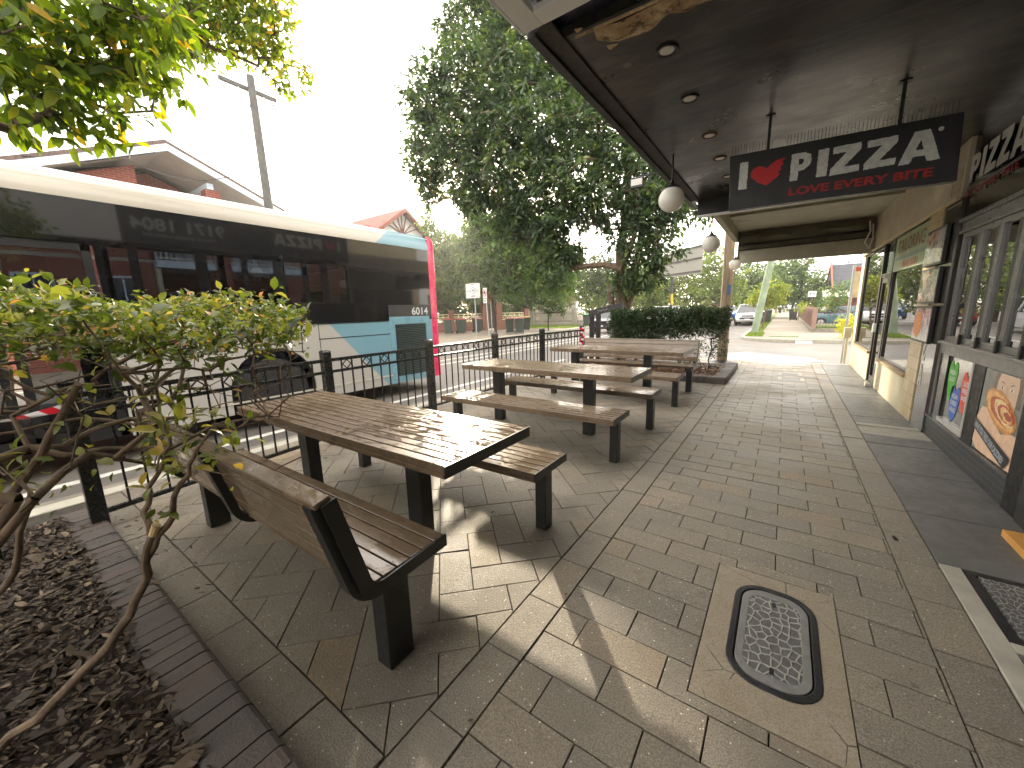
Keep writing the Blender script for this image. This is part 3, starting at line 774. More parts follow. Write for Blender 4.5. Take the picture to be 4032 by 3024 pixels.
# roof shell
sec=[(0,2.69),(0,2.80),(-.04,2.90),(-.12,2.965),(-.25,2.99)]
ful=[(XB+a,z) for a,z in sec]+[(XB-WB-a,z) for a,z in reversed(sec)]
m=MB(); V=[(x,YF,z) for x,z in ful]+[(x,YR,z) for x,z in ful]; n=len(ful)
m.add(V,[(i,i+1,n+i+1,n+i) for i in range(n-1)]+[tuple(range(n)),tuple(range(n,2*n))])
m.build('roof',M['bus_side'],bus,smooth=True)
MB().box(XB-.001,XB+.012,YF,YR,2.925-.03,2.935-.03).build('rain_gutter',M['white'],bus)
# rounded crimson rear end
m=MB(); r=.18; pts=[]
for i in range(9):
    t=i/8*PI/2; pts.append((XB-r+r*math.cos(t), YR+.10+r*math.sin(t)))
pts.insert(0,(XB,YR+.07)); pts.insert(0,(XB,YR))
for i in range(9):
    t=PI/2+i/8*PI/2; pts.append((XB-WB+r+r*math.cos(t), YR+.10+r*math.sin(t)))
pts.append((XB-WB,YR))
zs=[.13,1.34,1.352,2.62,2.86,2.96]; ins=[0,0,0,0,.01,.08]
V=[]
for z,q in zip(zs,ins):
    for x,y in pts: V.append((x-(x-(XB-WB/2))*q*.5, y-(y-YR)*q*2.2, z))
n=len(pts); F=[]
for j in range(len(zs)-1):
    for i in range(n-1): F.append((j*n+i,j*n+i+1,(j+1)*n+i+1,(j+1)*n+i))
F.append(tuple((len(zs)-1)*n+i for i in range(n)))
m.add(V,F); rear=m.build('rear_shell',M['bus_red'],bus,smooth=True)
MB().tube([(x+(.004 if x>-7.25 else -.004),y+.004,1.346) for x,y in pts],.007,6).build('trim_strip',M['black'],rear)
MB().box(XB-WB+.3,XB-.3,YR+.10+r-.005,YR+.10+r+.012,1.55,2.5).build('rear_window',M['bus_black'],rear)
MB().sphere((XB-.04,YR+.20,.80),.035,10,6,(1,1,.45)).build('marker_lamp',M['sign_white'],rear)
MB().box(XB-WB+.15,XB-.15,YR+.10+r-.02,YR+.10+r+.06,.15,.42).build('bumper',M['black'],rear,bevel=.03)
# engine louvre panel
gr=MB().box(XB-.004,XB+.006,4.62,5.62,.2,1.40).build('engine_panel',M['bus_blue'],bus,bevel=.008)
MB().box(XB+.0065,XB+.009,4.74,5.50,.27,1.26).build('grille_recess',M['black'],gr)
m=MB()
for i in range(30):
    z=.285+i*.033; m.add([(XB+.010,4.75,z),(XB+.010,5.49,z),(XB+.030,5.49,z+.012),(XB+.030,4.75,z+.012),(XB+.010,4.75,z+.020),(XB+.010,5.49,z+.020)],[(0,1,2,3),(3,2,5,4)])
m.build('louvre',pbr('louvre blades',(.06,.09,.09),.35,.1),gr)
MB().box(XB-.002,XB+.004,3.25,4.62,1.085,1.098).build('panel_seam',M['black'],bus)
MB().box(XB-.002,XB+.005,4.62,5.66,1.402,1.62).build('number_panel',pbr('number panel',(.035,.035,.035),.4),bus)
M['silver']=pbr('silver decal',(.55,.56,.56),.4,.2)
textmesh('fleet_number','6014',M['silver'],bus,(XB+.006,5.16,1.425),(0,1,0),(0,0,1),w=.42,h=.15,bold=.02)
MB().box(XB-.001,XB+.005,4.15,4.24,.35,.43).build('flap',M['bus_cream'],bus)
for y in (3.26,1.02): MB().box(XB-.001,XB+.003,y,y+.008,.2,1.33).build('panel_seam',M['black'],bus)
MB().box(XB-.001,XB+.008,.96,4.6,1.322,1.336).build('rubber_seal',M['black'],bus)
MB().box(XB-.001,XB+.010,.96,4.6,.30,.325).build('skirt_rail',M['bus_cream'],bus)
# centre door
dr=MB()
for a,b in ((-.45,.22),(.27,.94)):
    dr.box(XB-.05,XB-.02,a,a+.07,.18,2.26).box(XB-.05,XB-.02,b-.07,b,.18,2.26).box(XB-.05,XB-.02,a,b,.18,.32).box(XB-.05,XB-.02,a,b,2.18,2.26).box(XB-.05,XB-.02,a,b,1.18,1.24)
d_=dr.build('door',M['black'],bus)
for a,b in ((-.45,.22),(.27,.94)): MB().box(XB-.037,XB-.033,a+.07,b-.07,.32,2.18).build('door_pane',M['bus_glass'],d_)
# interior
MB().box(XB-WB+.05,XB-.06,YF+.1,YR-.02,.28,.33).build('bus_floor',M['dark'],bus)
MB().box(XB-WB+.05,XB-.06,YF+.1,YR-.02,2.62,2.66).build('inner_ceiling',M['white'],bus)
MB().box(XB-WB+.05,XB-.06,4.4,YR-.02,.34,1.7).build('engine_housing',M['dark'],bus)
M['seatcloth']=pbr('dark blue moquette',(.012,.016,.035),.8,0,.4,30)
for y in (-4.6,-3.8,-1.4,2.5,3.3,4.0):
    for x in (XB-.55,XB-2.0):
        m=MB().box(x-.42,x+.42,y-.22,y+.2,.7,.8); m.tbox(x-.40,x+.40,y+.2,y+.30,.75,1.86,.06,.02); m.build('passenger_seat',M['seatcloth'],bus,bevel=.03)
for y in (-.5,1.05,3.3): MB().tube([(XB-.95,y,.33),(XB-.95,y,2.6)],.016,8).build('grab_pole',M['sign_white'],bus)
# wheels
M['tyre']=pbr('tyre rubber',(.014,.013,.013),.75,0,.2,20,.3,80); M['rim']=pbr('wheel steel',(.35,.35,.34),.4,.5,.15,8)
def wheel(par,x,y,r,side,w=.28,zc=None):
    zc = r-.12 if zc is None else zc
    prof=[(r*.58,0),(r*.9,0),(r,.03),(r,w-.03),(r*.9,w),(r*.58,w)]
    t=MB().lathe([(a,-b*side) for a,b in prof],(x,y,zc),28,'x').build('tyre',M['tyre'],par,smooth=True)
    q=MB().lathe([(r*.59,-.02*side),(r*.55,-.02*side),(r*.45,-.10*side),(r*.22,-.09*side),(r*.2,-.03*side),(.01,-.02*side)],(x,y,zc),24,'x').build('rim',M['rim'],par,smooth=True)
for y in (2.55,-3.4):
    for s,x in ((1,XB-.05),(-1,XB-WB+.05)):
        g=empty('wheel',(0,0,0)); g.parent=bus; wheel(g,x,y,.49,s,.30)
MB().box(XB-WB+.25,XB-.30,YF+.3,YR-.1,.17,.27).build('chassis',M['dark'],bus)
m=MB(); 
for y in (2.55,-3.4):
    for s,x in ((1,XB-.04),(-1,XB-WB+.04)): m.box(min(x,x-.45*s),max(x,x-.45*s),y-.6,y+.6,1.03,1.06)
m.build('wheel_arch_liner',M['dark'],bus)
# ------------------------------------------------------------------ pizza shop
M['shopglass']=glass_mat('shop window glass',(.16,.17,.17),1.75,.01,.12)
M['tailglass']=glass_mat('tailor window glass',(.70,.80,.74),1.5,.01,.03)
M['soffit']=None
def soffit_mat():
    k=NT('grimy black soffit'); o=k.n('NewGeometry').outputs['Position']
    st=k.n('Mapping',Vector=o,Scale=(1,2.6,1),Rotation=(0,0,.3)).outputs[0]
    c=k.mix(k.rng(k.noise(1.6,7,.7,st),.42,.72),(.011,.011,.012),(.085,.080,.066))
    sm=k.rng(k.noise(3.5,6,.65,k.n('Mapping',Vector=o,Scale=(1,3.5,1)).outputs[0]),.52,.75,0,.6); c=k.mix(sm,c,(.13,.12,.095))
    sp=k.n('SeparateXYZ',Vector=o); j=k.math('PINGPONG',k.math('ADD',sp.outputs['Y'],.35),.6); jl=k.rng(j,.0,.006,1,0)
    c=k.mix(k.math('MULTIPLY',jl,.7),c,(.004,.004,.004)); c=k.mix(k.rng(k.vor(1.7,o),.03,.06,.5,0),c,(.2,.18,.15))
    return k.done(k.bsdf(c,k.rng(k.noise(2.5,5,.6,o),.3,.7,.24,.42),0,k.bump(k.math('SUBTRACT',k.noise(5,3,.5,o),jl),.14,.01),.5))
M['soffit']=soffit_mat()
def tile_mat():
    k=NT('black brick tiles'); sp=k.n('SeparateXYZ',Vector=k.n('NewGeometry').outputs['Position']); cb=k.n('CombineXYZ'); k.set(cb.inputs['X'],sp.outputs['Y']); k.set(cb.inputs['Y'],sp.outputs['Z'])
    br=k.n('TexBrick',Scale=1.,Mortar__Size=.003,Brick__Width=.20,Row__Height=.052); k.set(br.inputs['Vector'],cb.outputs[0])
    k.set(br.inputs['Color1'],(.02,.022,.024)); k.set(br.inputs['Color2'],(.035,.037,.04)); k.set(br.inputs['Mortar'],(.11,.11,.11))
    return k.done(k.bsdf(br.outputs['Color'],.35,0,k.bump(br.outputs['Fac'],-.5,.004)))
ps=empty('pizza_shop',(1.4,2,0),'black fronted pizza shop with folding windows, lit posters and a black awning','shop')
MB().box(1.375,1.5,4.02,5.96,0,.205).build('tiled_plinth',tile_mat(),ps,bevel=.004)
MB().box(1.365,1.5,4.02,5.96,.2055,.225).build('plinth_sill',M['alu'],ps)
m=MB(); m.box(1.385,1.46,4.02,5.96,.90,1.03).box(1.36,1.385,4.02,5.96,1.0,1.025).box(1.385,1.46,5.90,5.96,.2255,.8995); m.build('sill_rail',pbr('grey window rail',(.20,.19,.175),.4,.3,.1,3,.1),ps,bevel=.004)
MB().box(1.41,1.46,4.02,5.90,.2255,.8995).build('lower_panel',pbr('grey gloss panel',(.085,.08,.072),.10,0,.2,2,spec=1.0,coat=.6),ps)
MB().box(1.392,1.4095,5.66,5.90,.23,.898).build('dark_recess',M['blackgloss'],ps)
MB().box(1.388,1.4095,4.76,4.985,.23,.898).build('divider',M['black'],ps)
MB().box(1.380,1.4095,4.985,5.01,.23,.898).box(1.380,1.4095,5.0101,5.655,.23,.27).build('light_trim',pbr('pale trim',(.5,.49,.46),.4,.2),ps)
# folding window leaves
fy=[5.90,5.44,5.04,4.64,4.24,4.05]
for i in range(5):
    a,b=fy[i+1],fy[i]; m=MB()
    m.box(1.395,1.44,b-.05,b-.002,1.032,2.09).box(1.395,1.44,a+.002,a+.022,1.032,2.09).box(1.395,1.44,a+.022,b-.05,1.032,1.085).box(1.395,1.44,a+.022,b-.05,2.045,2.09)
    lf=m.build('window_leaf',M['alu'],ps,bevel=.003)
    MB().box(1.400,1.435,a+.0225,a+.10,1.0855,2.0445).build('painted_dark_band',M['black'],lf)  # black strip stands in for dark interior and reflections seen beside each stile
    MB().box(1.416,1.420,a+.10,b-.0505,1.0855,2.0445).build('pane',M['shopglass'],lf)
    MB().box(1.372,1.3945,a-.012,a+.02,1.02,1.12).build('bolt',M['black'],lf,bevel=.004)
m=MB(); m.box(1.375,1.46,4.02,5.96,2.092,2.12).box(1.39,1.46,4.02,5.96,2.1205,2.20).box(1.36,1.46,4.02,5.96,2.2005,2.235).build('head_rail',M['alu'],ps,bevel=.004)
MB().box(1.385,1.5,-3,5.96,2.2355,3.2).build('fascia',M['blackgloss'],ps)
MB().box(1.374,1.384,-3,6.40,2.50,2.515).build('fascia_trim',M['alu'],ps)
MB().box(1.37,1.5,3.80,4.02,0,2.235).build('pier',M['black'],ps)
MB().box(1.36,1.46,-3,3.80,0,2.2355).build('door_front',M['blackgloss'],ps)
MB().box(1.9,6,-3,5.9,-.02,.0).box(5.9,6,-3,5.9,0,3.2).box(1.5,6,5.86,5.9,0,3.2).build('interior',pbr('shop interior',(.05,.045,.04),.7),ps)
MB().box(1.5,8,-3,5.96,3.2005,6.2).build('upper_wall',M['dark'],ps)
# fascia lettering on the wall
M['letter']=pbr('chalky white lettering',(.52,.53,.50),.6,0,.18,30,dirt=.25)
M['heart']=pbr('red heart decal',srgb(176,16,22),.5,0,.1,10); M['redletter']=pbr('dull red lettering',srgb(150,22,24),.6,0,.35,40,dirt=.4)
def Lp(ch,w,h):
    S={'I':[[(0,0),(1,0),(1,1),(0,1)]],
       'P':[[(0,0),(.38,0),(.40,.33),(.68,.36),(.93,.50),(1,.70),(.92,.88),(.66,.99),(0,1)],[(.38,.56),(.55,.57),(.62,.66),(.58,.76),(.38,.78)]],
       'Z':[[(0,0),(1,.02),(1,.25),(.48,.24),(1,.78),(.98,1),(.04,1),(.05,.76),(.52,.76),(0,.22)]],
       'A':[[(0,0),(.27,0),(.35,.20),(.62,.20),(.70,0),(1,0),(.68,1),(.30,1)],[(.38,.40),(.58,.40),(.49,.72)]]}[ch]
    return [[(x*w,y*h) for x,y in lp] for lp in S]
def heart(w,h):
    pts=[(.5,0),(.22,.22),(.02,.5),(0,.68),(.07,.85),(.22,.94),(.38,.88),(.47,.77),(.58,.92),(.74,1.06),(1.0,1.10),(.90,.98),(.94,.84),(.86,.72),(.90,.62),(.80,.52),(.88,.42),(.74,.24)]
    return [[(x*w,y*h) for x,y in pts]]
def logo(par,org,ux,uz,items,jit,seed=3,ext=.003):
    for k,(ch,x,y,w,h) in enumerate(items):
        if ch=='*': flat_letters('heart',heart(w,h),M['heart'],par,Vector(org)+Vector(ux)*x+Vector(uz)*y,ux,uz,ext,0)
        else: flat_letters('lettering',Lp(ch,w,h),M['letter'],par,Vector(org)+Vector(ux)*x+Vector(uz)*y,ux,uz,ext,jit,seed+k)
# wall sign reads away from the far end: ux = -Y
logo(ps,(1.385,6.36,2.50),(0,-1,0),(0,0,1),[('I',0,.08,.07,.22),('*',.10,.08,.26,.19),('P',.42,.06,.22,.25),('I',.68,.055,.09,.26),('Z',.80,.05,.22,.27),('Z',1.05,.045,.22,.275),('A',1.30,.04,.28,.28)],.003,ext=.012)
textmesh('lettering','LOVE EVERY BITE',M['redletter'],ps,(1.371,5.95,2.43),(0,-1,0),(0,0,1),w=1.1,h=.06,bold=.02,ext=.002)
# posters
def heart2(w,h):
    pts=[(.5,0),(.2,.2),(.04,.5),(0,.75),(.1,.95),(.28,1.0),(.42,.9),(.5,.82),(.6,.95),(.76,1.0),(.92,.93),(1,.72),(.92,.45),(.78,.2)]
    return [[(x*w,y*h) for x,y in pts]]
for nm,col,y0,z0,w,h,txt in (('heart_sticker',srgb(70,178,40),5.64,.46,.24,.40,('FRESH','SALADS')),('heart_sticker',srgb(214,74,48),5.26,.40,.24,.40,('GLUTEN','FREE','BASES')),('heart_sticker',srgb(58,104,190),5.50,.275,.26,.36,('VEGAN','CHEESE','AVAILABLE'))):
    hh=flat_letters(nm,heart2(w,h),pbr('sticker',col,.45,0,.08,8),ps,(1.409,y0,z0),(0,-1,0),(0,0,1),.002,.003)
    hh['label']={'FRESH':'green heart sticker','GLUTEN':'red heart sticker','VEGAN':'blue heart sticker'}[txt[0]]
    for i,t in enumerate(txt): textmesh('sticker_text',t,M['sign_white'],hh,(1.406,y0-.05,z0+h*.66-i*.065),(0,-1,0),(0,0,1),w=w-.10,h=.045,bold=.02,ext=.001)
post=MB().box(1.392,1.4095,4.06,4.75,.235,.895).build('poster',pbr('grey studio backdrop',(.24,.25,.22),.35,0,.3,2.5),ps)
def disc(cy,cz,ry,rz,n=24,a0=0,a1=2*PI,rot=0): 
    return [(cy+ry*math.cos(a0+(a1-a0)*i/n)*math.cos(rot)-rz*math.sin(a0+(a1-a0)*i/n)*math.sin(rot), cz+ry*math.cos(a0+(a1-a0)*i/n)*math.sin(rot)+rz*math.sin(a0+(a1-a0)*i/n)*math.cos(rot)) for i in range(n)]
def pic(name,pts,col,layer,var=.1,jit=.0):   # poster-local coordinates: x along -Y from 4.75
    return flat_letters(name,[pts],pbr('print '+name,col,.35,0,var,14),post,(1.392,4.75,.235),(0,-1,0),(0,0,1),.0006*layer,jit,layer)
pic('printed_hair',[(.17,.44),(.20,.655),(.62,.655),(.64,.44)],srgb(112,96,84),1,.25,.004)
pic('printed_face',[(.245,.40),(.235,.52),(.245,.60),(.27,.655),(.56,.655),(.575,.58),(.57,.46),(.55,.36),(.30,.34)],srgb(214,184,156),2,.06,.002)
for x,r_ in ((.33,.06),(.48,-.1)):
    pic('printed_eye',disc(x,.555,.030,.010,16),srgb(236,226,214),3); pic('printed_iris',disc(x,.555,.012,.010,12),srgb(62,44,36),4)
    pic('printed_brow',[(x-.045,.585+r_*.1),(x,.600),(x+.045,.585-r_*.1),(x,.590)],srgb(110,84,66),4)
pic('printed_nose',[(.39,.57),(.405,.50),(.425,.49),(.43,.57),(.41,.575)],srgb(200,166,138),3,.04)
pic('printed_hands',[(.0,.05),(.0,.26),(.06,.35),(.14,.36),(.28,.30),(.44,.22),(.60,.26),(.69,.26),(.69,.0),(.1,.0)],srgb(226,190,160),3,.12,.004)
pic('printed_roll',disc(.37,.385,.285,.125,28,0,2*PI,-.30),srgb(206,146,78),5,.35,.006)
for i in range(6):
    q=1-.15*i; pic('printed_swirl',disc(.37+.035*i*(1 if i<4 else .8),.388-.004*i,.262*q,.10*q,28,0,2*PI,-.30+.1*(i%2)),[srgb(226,176,110),srgb(178,92,56),srgb(236,204,150),srgb(188,84,60),srgb(232,190,128),srgb(170,80,50)][i],6+i,.3,.005)
pic('printed_banner',[(.0,.245),(.0,.16),(.60,-.0),(.66,.07),(.66,.10)],srgb(38,38,42),13,.1)
textmesh('poster_text','HAVE YOU TRIED OUR CALZONES?',pbr('print pale blue',(.50,.56,.62),.4),post,(1.3835,4.735,.375-.158),(0,-1,0),(0,0,1),w=.001,h=.001) if False else None
tm=textmesh('poster_text','HAVE YOU TRIED OUR CALZONES?',pbr('print pale blue',(.50,.56,.62),.4),post,(1.392,4.735,.235+.175),(0,-.966,-.259),(0,-.259,.966),w=.58,h=.055,bold=.02,ext=.0095)
# ------------------------------------------------------------------ awning of the pizza shop
aw=MB().box(-1.30,1.384,2.30,6.62,3.0,3.06)
aw.build('awning_soffit',M['soffit'],ps)
MB().box(-1.34,-1.285,2.14,6.95,2.965,3.72).build('awning_fascia',M['blackgloss'] if False else pbr('black fascia',(.012,.012,.013),.5),ps,bevel=.004)
MB().box(-1.284,-1.18,2.14,6.6,2.985,2.999).build('edge_batten',pbr('rusty dark batten',(.035,.028,.022),.7,0,.5,6,.4),ps)
MB().box(-1.18,1.384,2.13,6.62,3.30,3.34).build('awning_roof',M['galv'],ps)
MB().box(-1.20,1.34,6.62,6.68,2.775,3.10).build('end_board',M['black'],ps)
MB().box(-1.20,1.34,6.60,6.70,2.755,2.7745).build('end_trim',M['white'],ps)
# letters to the street
textmesh('fascia_phone','9171 1804',M['letter'],ps,(-1.34,3.88,3.245),(0,-1,0),(0,0,1),w=1.60,h=.25,bold=.02).scale=(1,1,1)
def flipx(o):   # street-facing lettering sits just outside the fascia
    for v in o.data.vertices: pass
textmesh('fascia_website','i-love-pizza.com.au',M['letter'],ps,(-1.34,3.68,3.11),(0,-1,0),(0,0,1),w=1.22,h=.10,bold=.01)
logo(ps,(-1.34,6.72,3.24),(0,-1,0),(0,0,1),[('I',0,.0,.09,.27),('*',.14,.02,.34,.22),('P',.55,.0,.24,.29),('I',.83,0,.10,.29),('Z',.97,0,.24,.29),('Z',1.25,0,.24,.29),('A',1.5,0,.3,.29)],.003)
# torn lining and exposed strip
def torn():
    k=NT('torn mouldy insulation'); o=k.n('NewGeometry').outputs['Position']
    c=k.mix(k.rng(k.noise(7,6,.7,o),.35,.65),srgb(140,112,78),srgb(206,184,148)); c=k.mix(k.rng(k.noise(17,4,.6,o),.52,.66,0,.8),c,srgb(58,40,26))
    return k.done(k.bsdf(c,.95,0,k.bump(k.noise(40,4,.6,o),1.,.01)))
r=random.Random(4); up=[];lo=[]
for i in range(60):
    x=-1.02+i*.042; up.append((x,2.34+r.uniform(-.004,.004)+.02*math.sin(i*.3)))
    lo.append((x,2.525+.035*math.sin(i*.42+.6)+.02*math.sin(i*1.3)+r.uniform(-.006,.006)-(.10*(1-i/4) if i<4 else 0)))
V=[];F=[]
for i in range(60):
    (x,a),(_,b)=up[i],lo[i]; h=r.uniform(-.008,.008)
    V+=[(x,a,2.992),(x,(a+b)/2,2.972+h),(x,b,2.996)]
    if i: n=3*i; F+=[(n-3,n,n+1,n-2),(n-2,n+1,n+2,n-1)]
M['torn']=torn()
m=MB(); m.add(V,F); m.build('torn_lining',M['torn'],ps,smooth=True)
MB().box(-1.28,1.384,2.12,2.335,3.05,3.08).build('exposed_sarking',pbr('blue black sarking',(.012,.015,.03),.35,0,.6,6,.5,14),ps)
m=MB()
for x,y,s in ((-1.08,2.27,.03),(-.72,2.20,.035),(-.98,2.52,.04),(-.30,2.21,.02)):
    m.add([(x+s*math.cos(a)*q,y+s*math.sin(a)*q*.7,2.985) for a,q in ((0,1),(1,.6),(2.1,1.1),(3.3,.7),(4.2,1.2),(5.3,.6))],[tuple(range(6))])
m.build('torn_scraps',M['torn'],ps)
MB().tube([(-1.12,2.315,2.985),(-.4,2.33,2.985),(1.35,2.345,2.985)],.008,6).build('rusty_wire',M['torn'],ps)
# neighbouring awning, nearest the camera
na=empty('neighbour_awning',(0,0,3),'white framed corrugated awning overhead at the top edge, before the torn black one','awning')
MB().box(-1.34,-1.22,-4,2.12,2.985,3.02).box(-1.22,1.384,2.01,2.12,2.985,3.02).build('awning_frame',M['white'],na,bevel=.004)
m=MB()
for i in range(26): y=-4+i*.235; m.box(-1.22,1.384,y,y+.12,3.03,3.05).box(-1.22,1.384,y+.12,y+.235,3.055,3.075)
m.build('corrugated_sheet',pbr('dark corrugated sheet',(.03,.03,.03),.5,0,.3,3),na)
MB().box(-1.36,-1.345,-4,2.12,2.985,3.7).build('awning_fascia',M['sign_white'],na)
nb=empty('neighbour_shop',(1.4,-6,0),'shop wall beside the camera, beyond the black one','shop')
MB().box(1.36,6,-12,-3.01,0,6).build('wall',M['concrete_light'],nb)

# downlights
dl=[((-.73,2.78*1,3.0),'nearest recessed white downlight in the black soffit'),((-.73,3.47,3.0),'second recessed downlight from the camera in the black soffit'),((-.71,4.28,3.0),'third downlight, with rust stains round its rim'),((-.71,4.98,3.0),'fourth downlight, just left of the hanging sign'),((-.71,5.70,3.0),'farthest downlight, seen as a speck behind the hanging sign')]
M['diff']=pbr('opal diffuser',(.62,.60,.56),.5,0,.05); M['rust']=pbr('rusty trim ring',srgb(96,66,44),.8,0,.5,30,.5)
for i,(p,l) in enumerate(dl):
    e=empty('downlight',p,l,'downlight','round downlights in the black soffit')
    MB().lathe([(.042,-.004),(.062,-.012),(.068,-.001),(.042,-.001)],p,20).build('trim_ring',M['black'] if i<2 else M['rust'],e,smooth=True)
    MB().lathe([(.001,-.009),(.043,-.007),(.043,-.001),(.001,-.001)],p,20).build('diffuser',M['diff'],e)
# hanging sign
hs=empty('hanging_sign',(.2,4.2,3.0),'long black pizza sign with a red heart hanging across the footpath','sign')
MB().add([(-.515,4.16,2.74),(-.492,4.16,2.289),(.905,4.16,2.262),(.885,4.16,2.70),(-.515,4.24,2.74),(-.492,4.24,2.289),(.905,4.24,2.262),(.885,4.24,2.70)],[(0,1,2,3),(7,6,5,4),(0,4,5,1),(1,5,6,2),(2,6,7,3),(3,7,4,0)]).build('sign_board',M['black'],hs,bevel=.003)
for x in (-.235,.57): MB().box(x-.011,x+.011,4.19,4.21,2.70,2.999).build('hanger',M['steel'],hs); MB().box(x-.035,x+.035,4.17,4.23,2.992,2.999).build('hanger_plate',M['black'],hs)
m=MB(); r=random.Random(9)
for i in range(62):
    x=-.50+i*.0222; z=2.739-.0286*(x+.5)*1.0; m.tube([(x,4.18,z-.002),(x+r.uniform(-.003,.003),4.18+r.uniform(-.02,.02),z+.085)],.0014,4)
m.build('bird_spikes',M['steel'],hs)
MB().box(-.20,-.12,4.165,4.24,2.728,2.79).build('junction_box',M['diff'],hs)
O=(0,4.16,0); ux=(1,0,0); uz=(0,0,1)
logo(hs,O,ux,uz,[('I',-.430,2.447,.062,.218),('*',-.345,2.445,.245,.175),('P',-.062,2.445,.135,.205),('I',.112,2.440,.066,.202),('Z',.196,2.434,.175,.205),('Z',.396,2.435,.175,.200),('A',.588,2.424,.215,.208)],.0022,21)
textmesh('lettering','LOVE EVERY BITE',M['redletter'],hs,(-.06,4.16,2.333),(1,0,-.022),(.022,0,1),w=.84,h=.062,bold=.035,shear=0)
MB().lathe([(.014,0),(.014,.001),(.010,.001)],(.785,4.158,2.62),14,'y').build('dot',M['letter'],hs)

# globe lamps
M['opal']=None
def opal():
    k=NT('opal glass globe'); b=k.n('BsdfPrincipled'); k.set(b.inputs['Base Color'],(.80,.79,.75)); k.set(b.inputs['Roughness'],.15)
    tr=k.n('BsdfTranslucent'); k.set(tr.inputs['Color'],(.8,.76,.66)); mx=k.n('MixShader'); k.set(mx.inputs[0],.35); k.set(mx.inputs[1],b.outputs[0]); k.set(mx.inputs[2],tr.outputs[0]); return k.done(mx.outputs[0])
M['opal']=opal()
def globe(p,r,top,lab):
    e=empty('globe_lamp',(p[0],p[1],top),lab,'pendant lamp','white globe lamps hanging from the awnings'); x,y,z=p
    MB().sphere(p,r,28,18).build('globe',M['opal'],e,smooth=True)
    MB().lathe([(.07,z+r*.80),(.085,z+r*.84),(.07,z+r*.95),(.03,z+r*1.12),(.014,z+r*1.35),(.012,z+r*1.5)],(x,y,0),20).build('cap',M['steel'],e,smooth=True)
    MB().tube([(x,y,z+r*1.45),(x,y,top)],.008,8).build('stem',M['steel'],e)
globe((-1.085,4.55,2.565),.128,2.999,'nearest and largest hanging white globe lamp, at the black awning edge')
globe((-1.03,6.92,2.39),.128,2.999,'middle hanging white globe lamp, left of the timber pole')
globe((-1.03,10.5,2.365),.125,3.09,'farthest hanging globe lamp, below the end of the cream awning')
# flood lamp
fl=empty('flood_lamp',(-1.34,4.95,3.05),'small black flood lamp on an arm outside the awning edge','lamp')
MB().bar((-1.34,5.05,3.02),(-1.60,5.0,2.99),.02).build('arm',M['steel'],fl)
MB().box(-1.66,-1.50,4.93,4.97,2.86,2.975).build('housing',M['steel'],fl,bevel=.006)
MB().box(-1.645,-1.515,4.924,4.929,2.885,2.955).build('lens',M['diff'],fl)

# ------------------------------------------------------------------ corner (tailor) shop
ts=empty('tailor_shop',(1.35,9,0),'cream painted corner tailor shop with large plate windows','shop')
M['cream']=pbr('cream painted render',srgb(190,182,156),.7,0,.12,2,.25,30,dirt=.35)
def ctile():
    k=NT('cream wall tiles'); sp=k.n('SeparateXYZ',Vector=k.n('NewGeometry').outputs['Position']); cb=k.n('CombineXYZ'); k.set(cb.inputs['X'],sp.outputs['Y']); k.set(cb.inputs['Y'],sp.outputs['Z'])
    br=k.n('TexBrick',Scale=1.,Mortar__Size=.003,Brick__Width=.16,Row__Height=.155); br.offset=0
    k.set(br.inputs['Vector'],cb.outputs[0]); k.set(br.inputs['Color1'],srgb(196,178,136)); k.set(br.inputs['Color2'],srgb(186,168,124)); k.set(br.inputs['Mortar'],srgb(120,106,80))
    c=k.mix(k.rng(k.noise(4,6),.45,.7,0,.35),br.outputs['Color'],srgb(110,90,62)); return k.done(k.bsdf(c,.35,0,k.bump(br.outputs['Fac'],-.3,.003)))
M['ctile']=ctile()
X=1.35
MB().box(X,X+.25,6.46,6.95,0,2.45).build('tiled_pier',M['ctile'],ts)
MB().box(X+.01,X+.25,5.965,6.459,0,2.45).build('dark_pier',pbr('dark gloss panel',(.07,.065,.058),.12,0,.2,3,coat=.5),ts)
MB().box(X,X+.2,6.951,8.82,0,.47).box(X,X+.2,9.62,11.62,0,.5).build('stall_riser',M['cream'],ts)
MB().box(X-.03,X+.22,6.951,8.80,.4705,.51).box(X-.03,X+.22,9.66,11.60,.5005,.54).build('window_sill',pbr('worn timber sill',srgb(150,128,92),.6,0,.25,8,dirt=.3),ts,bevel=.004)
MB().box(X,X+.4,11.62,12.0,0,3.2).build('corner_pier',M['cream'],ts)
MB().box(X,X+.3,5.965,11.62,2.451,3.2).box(X,9,5.965,12.0,3.201,5.4).box(X+.4,9,11.8,11.999,0,3.2).build('wall',M['cream'],ts)
MB().box(X-.035,X-.001,5.97,11.9,2.43,2.462).build('ledge',pbr('cream ledge',srgb(206,190,146),.6),ts,bevel=.003)
m=MB(); 
for i in range(5): m.box(X-.012,X-.001,6.03+i*.06,6.06+i*.06,2.52,2.74)
m.build('ribbed_detail',M['cream'],ts)
def win(name,y0,y1,z0,z1,par=ts,w=.05):
    m=MB(); m.box(X+.02,X+.07,y0,y0+w,z0,z1).box(X+.02,X+.07,y1-w,y1,z0,z1).box(X+.02,X+.07,y0+w,y1-w,z0,z0+w*.7).box(X+.02,X+.07,y0+w,y1-w,z1-w*.7,z1)
    f=m.build(name,M['alu_dark'],par,bevel=.003); MB().box(X+.042,X+.048,y0+w,y1-w,z0+w*.7,z1-w*.7).build('pane',M['tailglass'],f); return f
win('window',6.955,8.78,.51,2.43); win('window',9.70,11.6,.54,2.43)
MB().box(X+.01,X+.09,8.781,8.90,0,2.43).box(X+.01,X+.09,9.60,9.699,0,2.43).box(X+.02,X+.08,8.901,9.599,1.85,1.92).build('door_frame',M['alu_dark'],ts,bevel=.003)
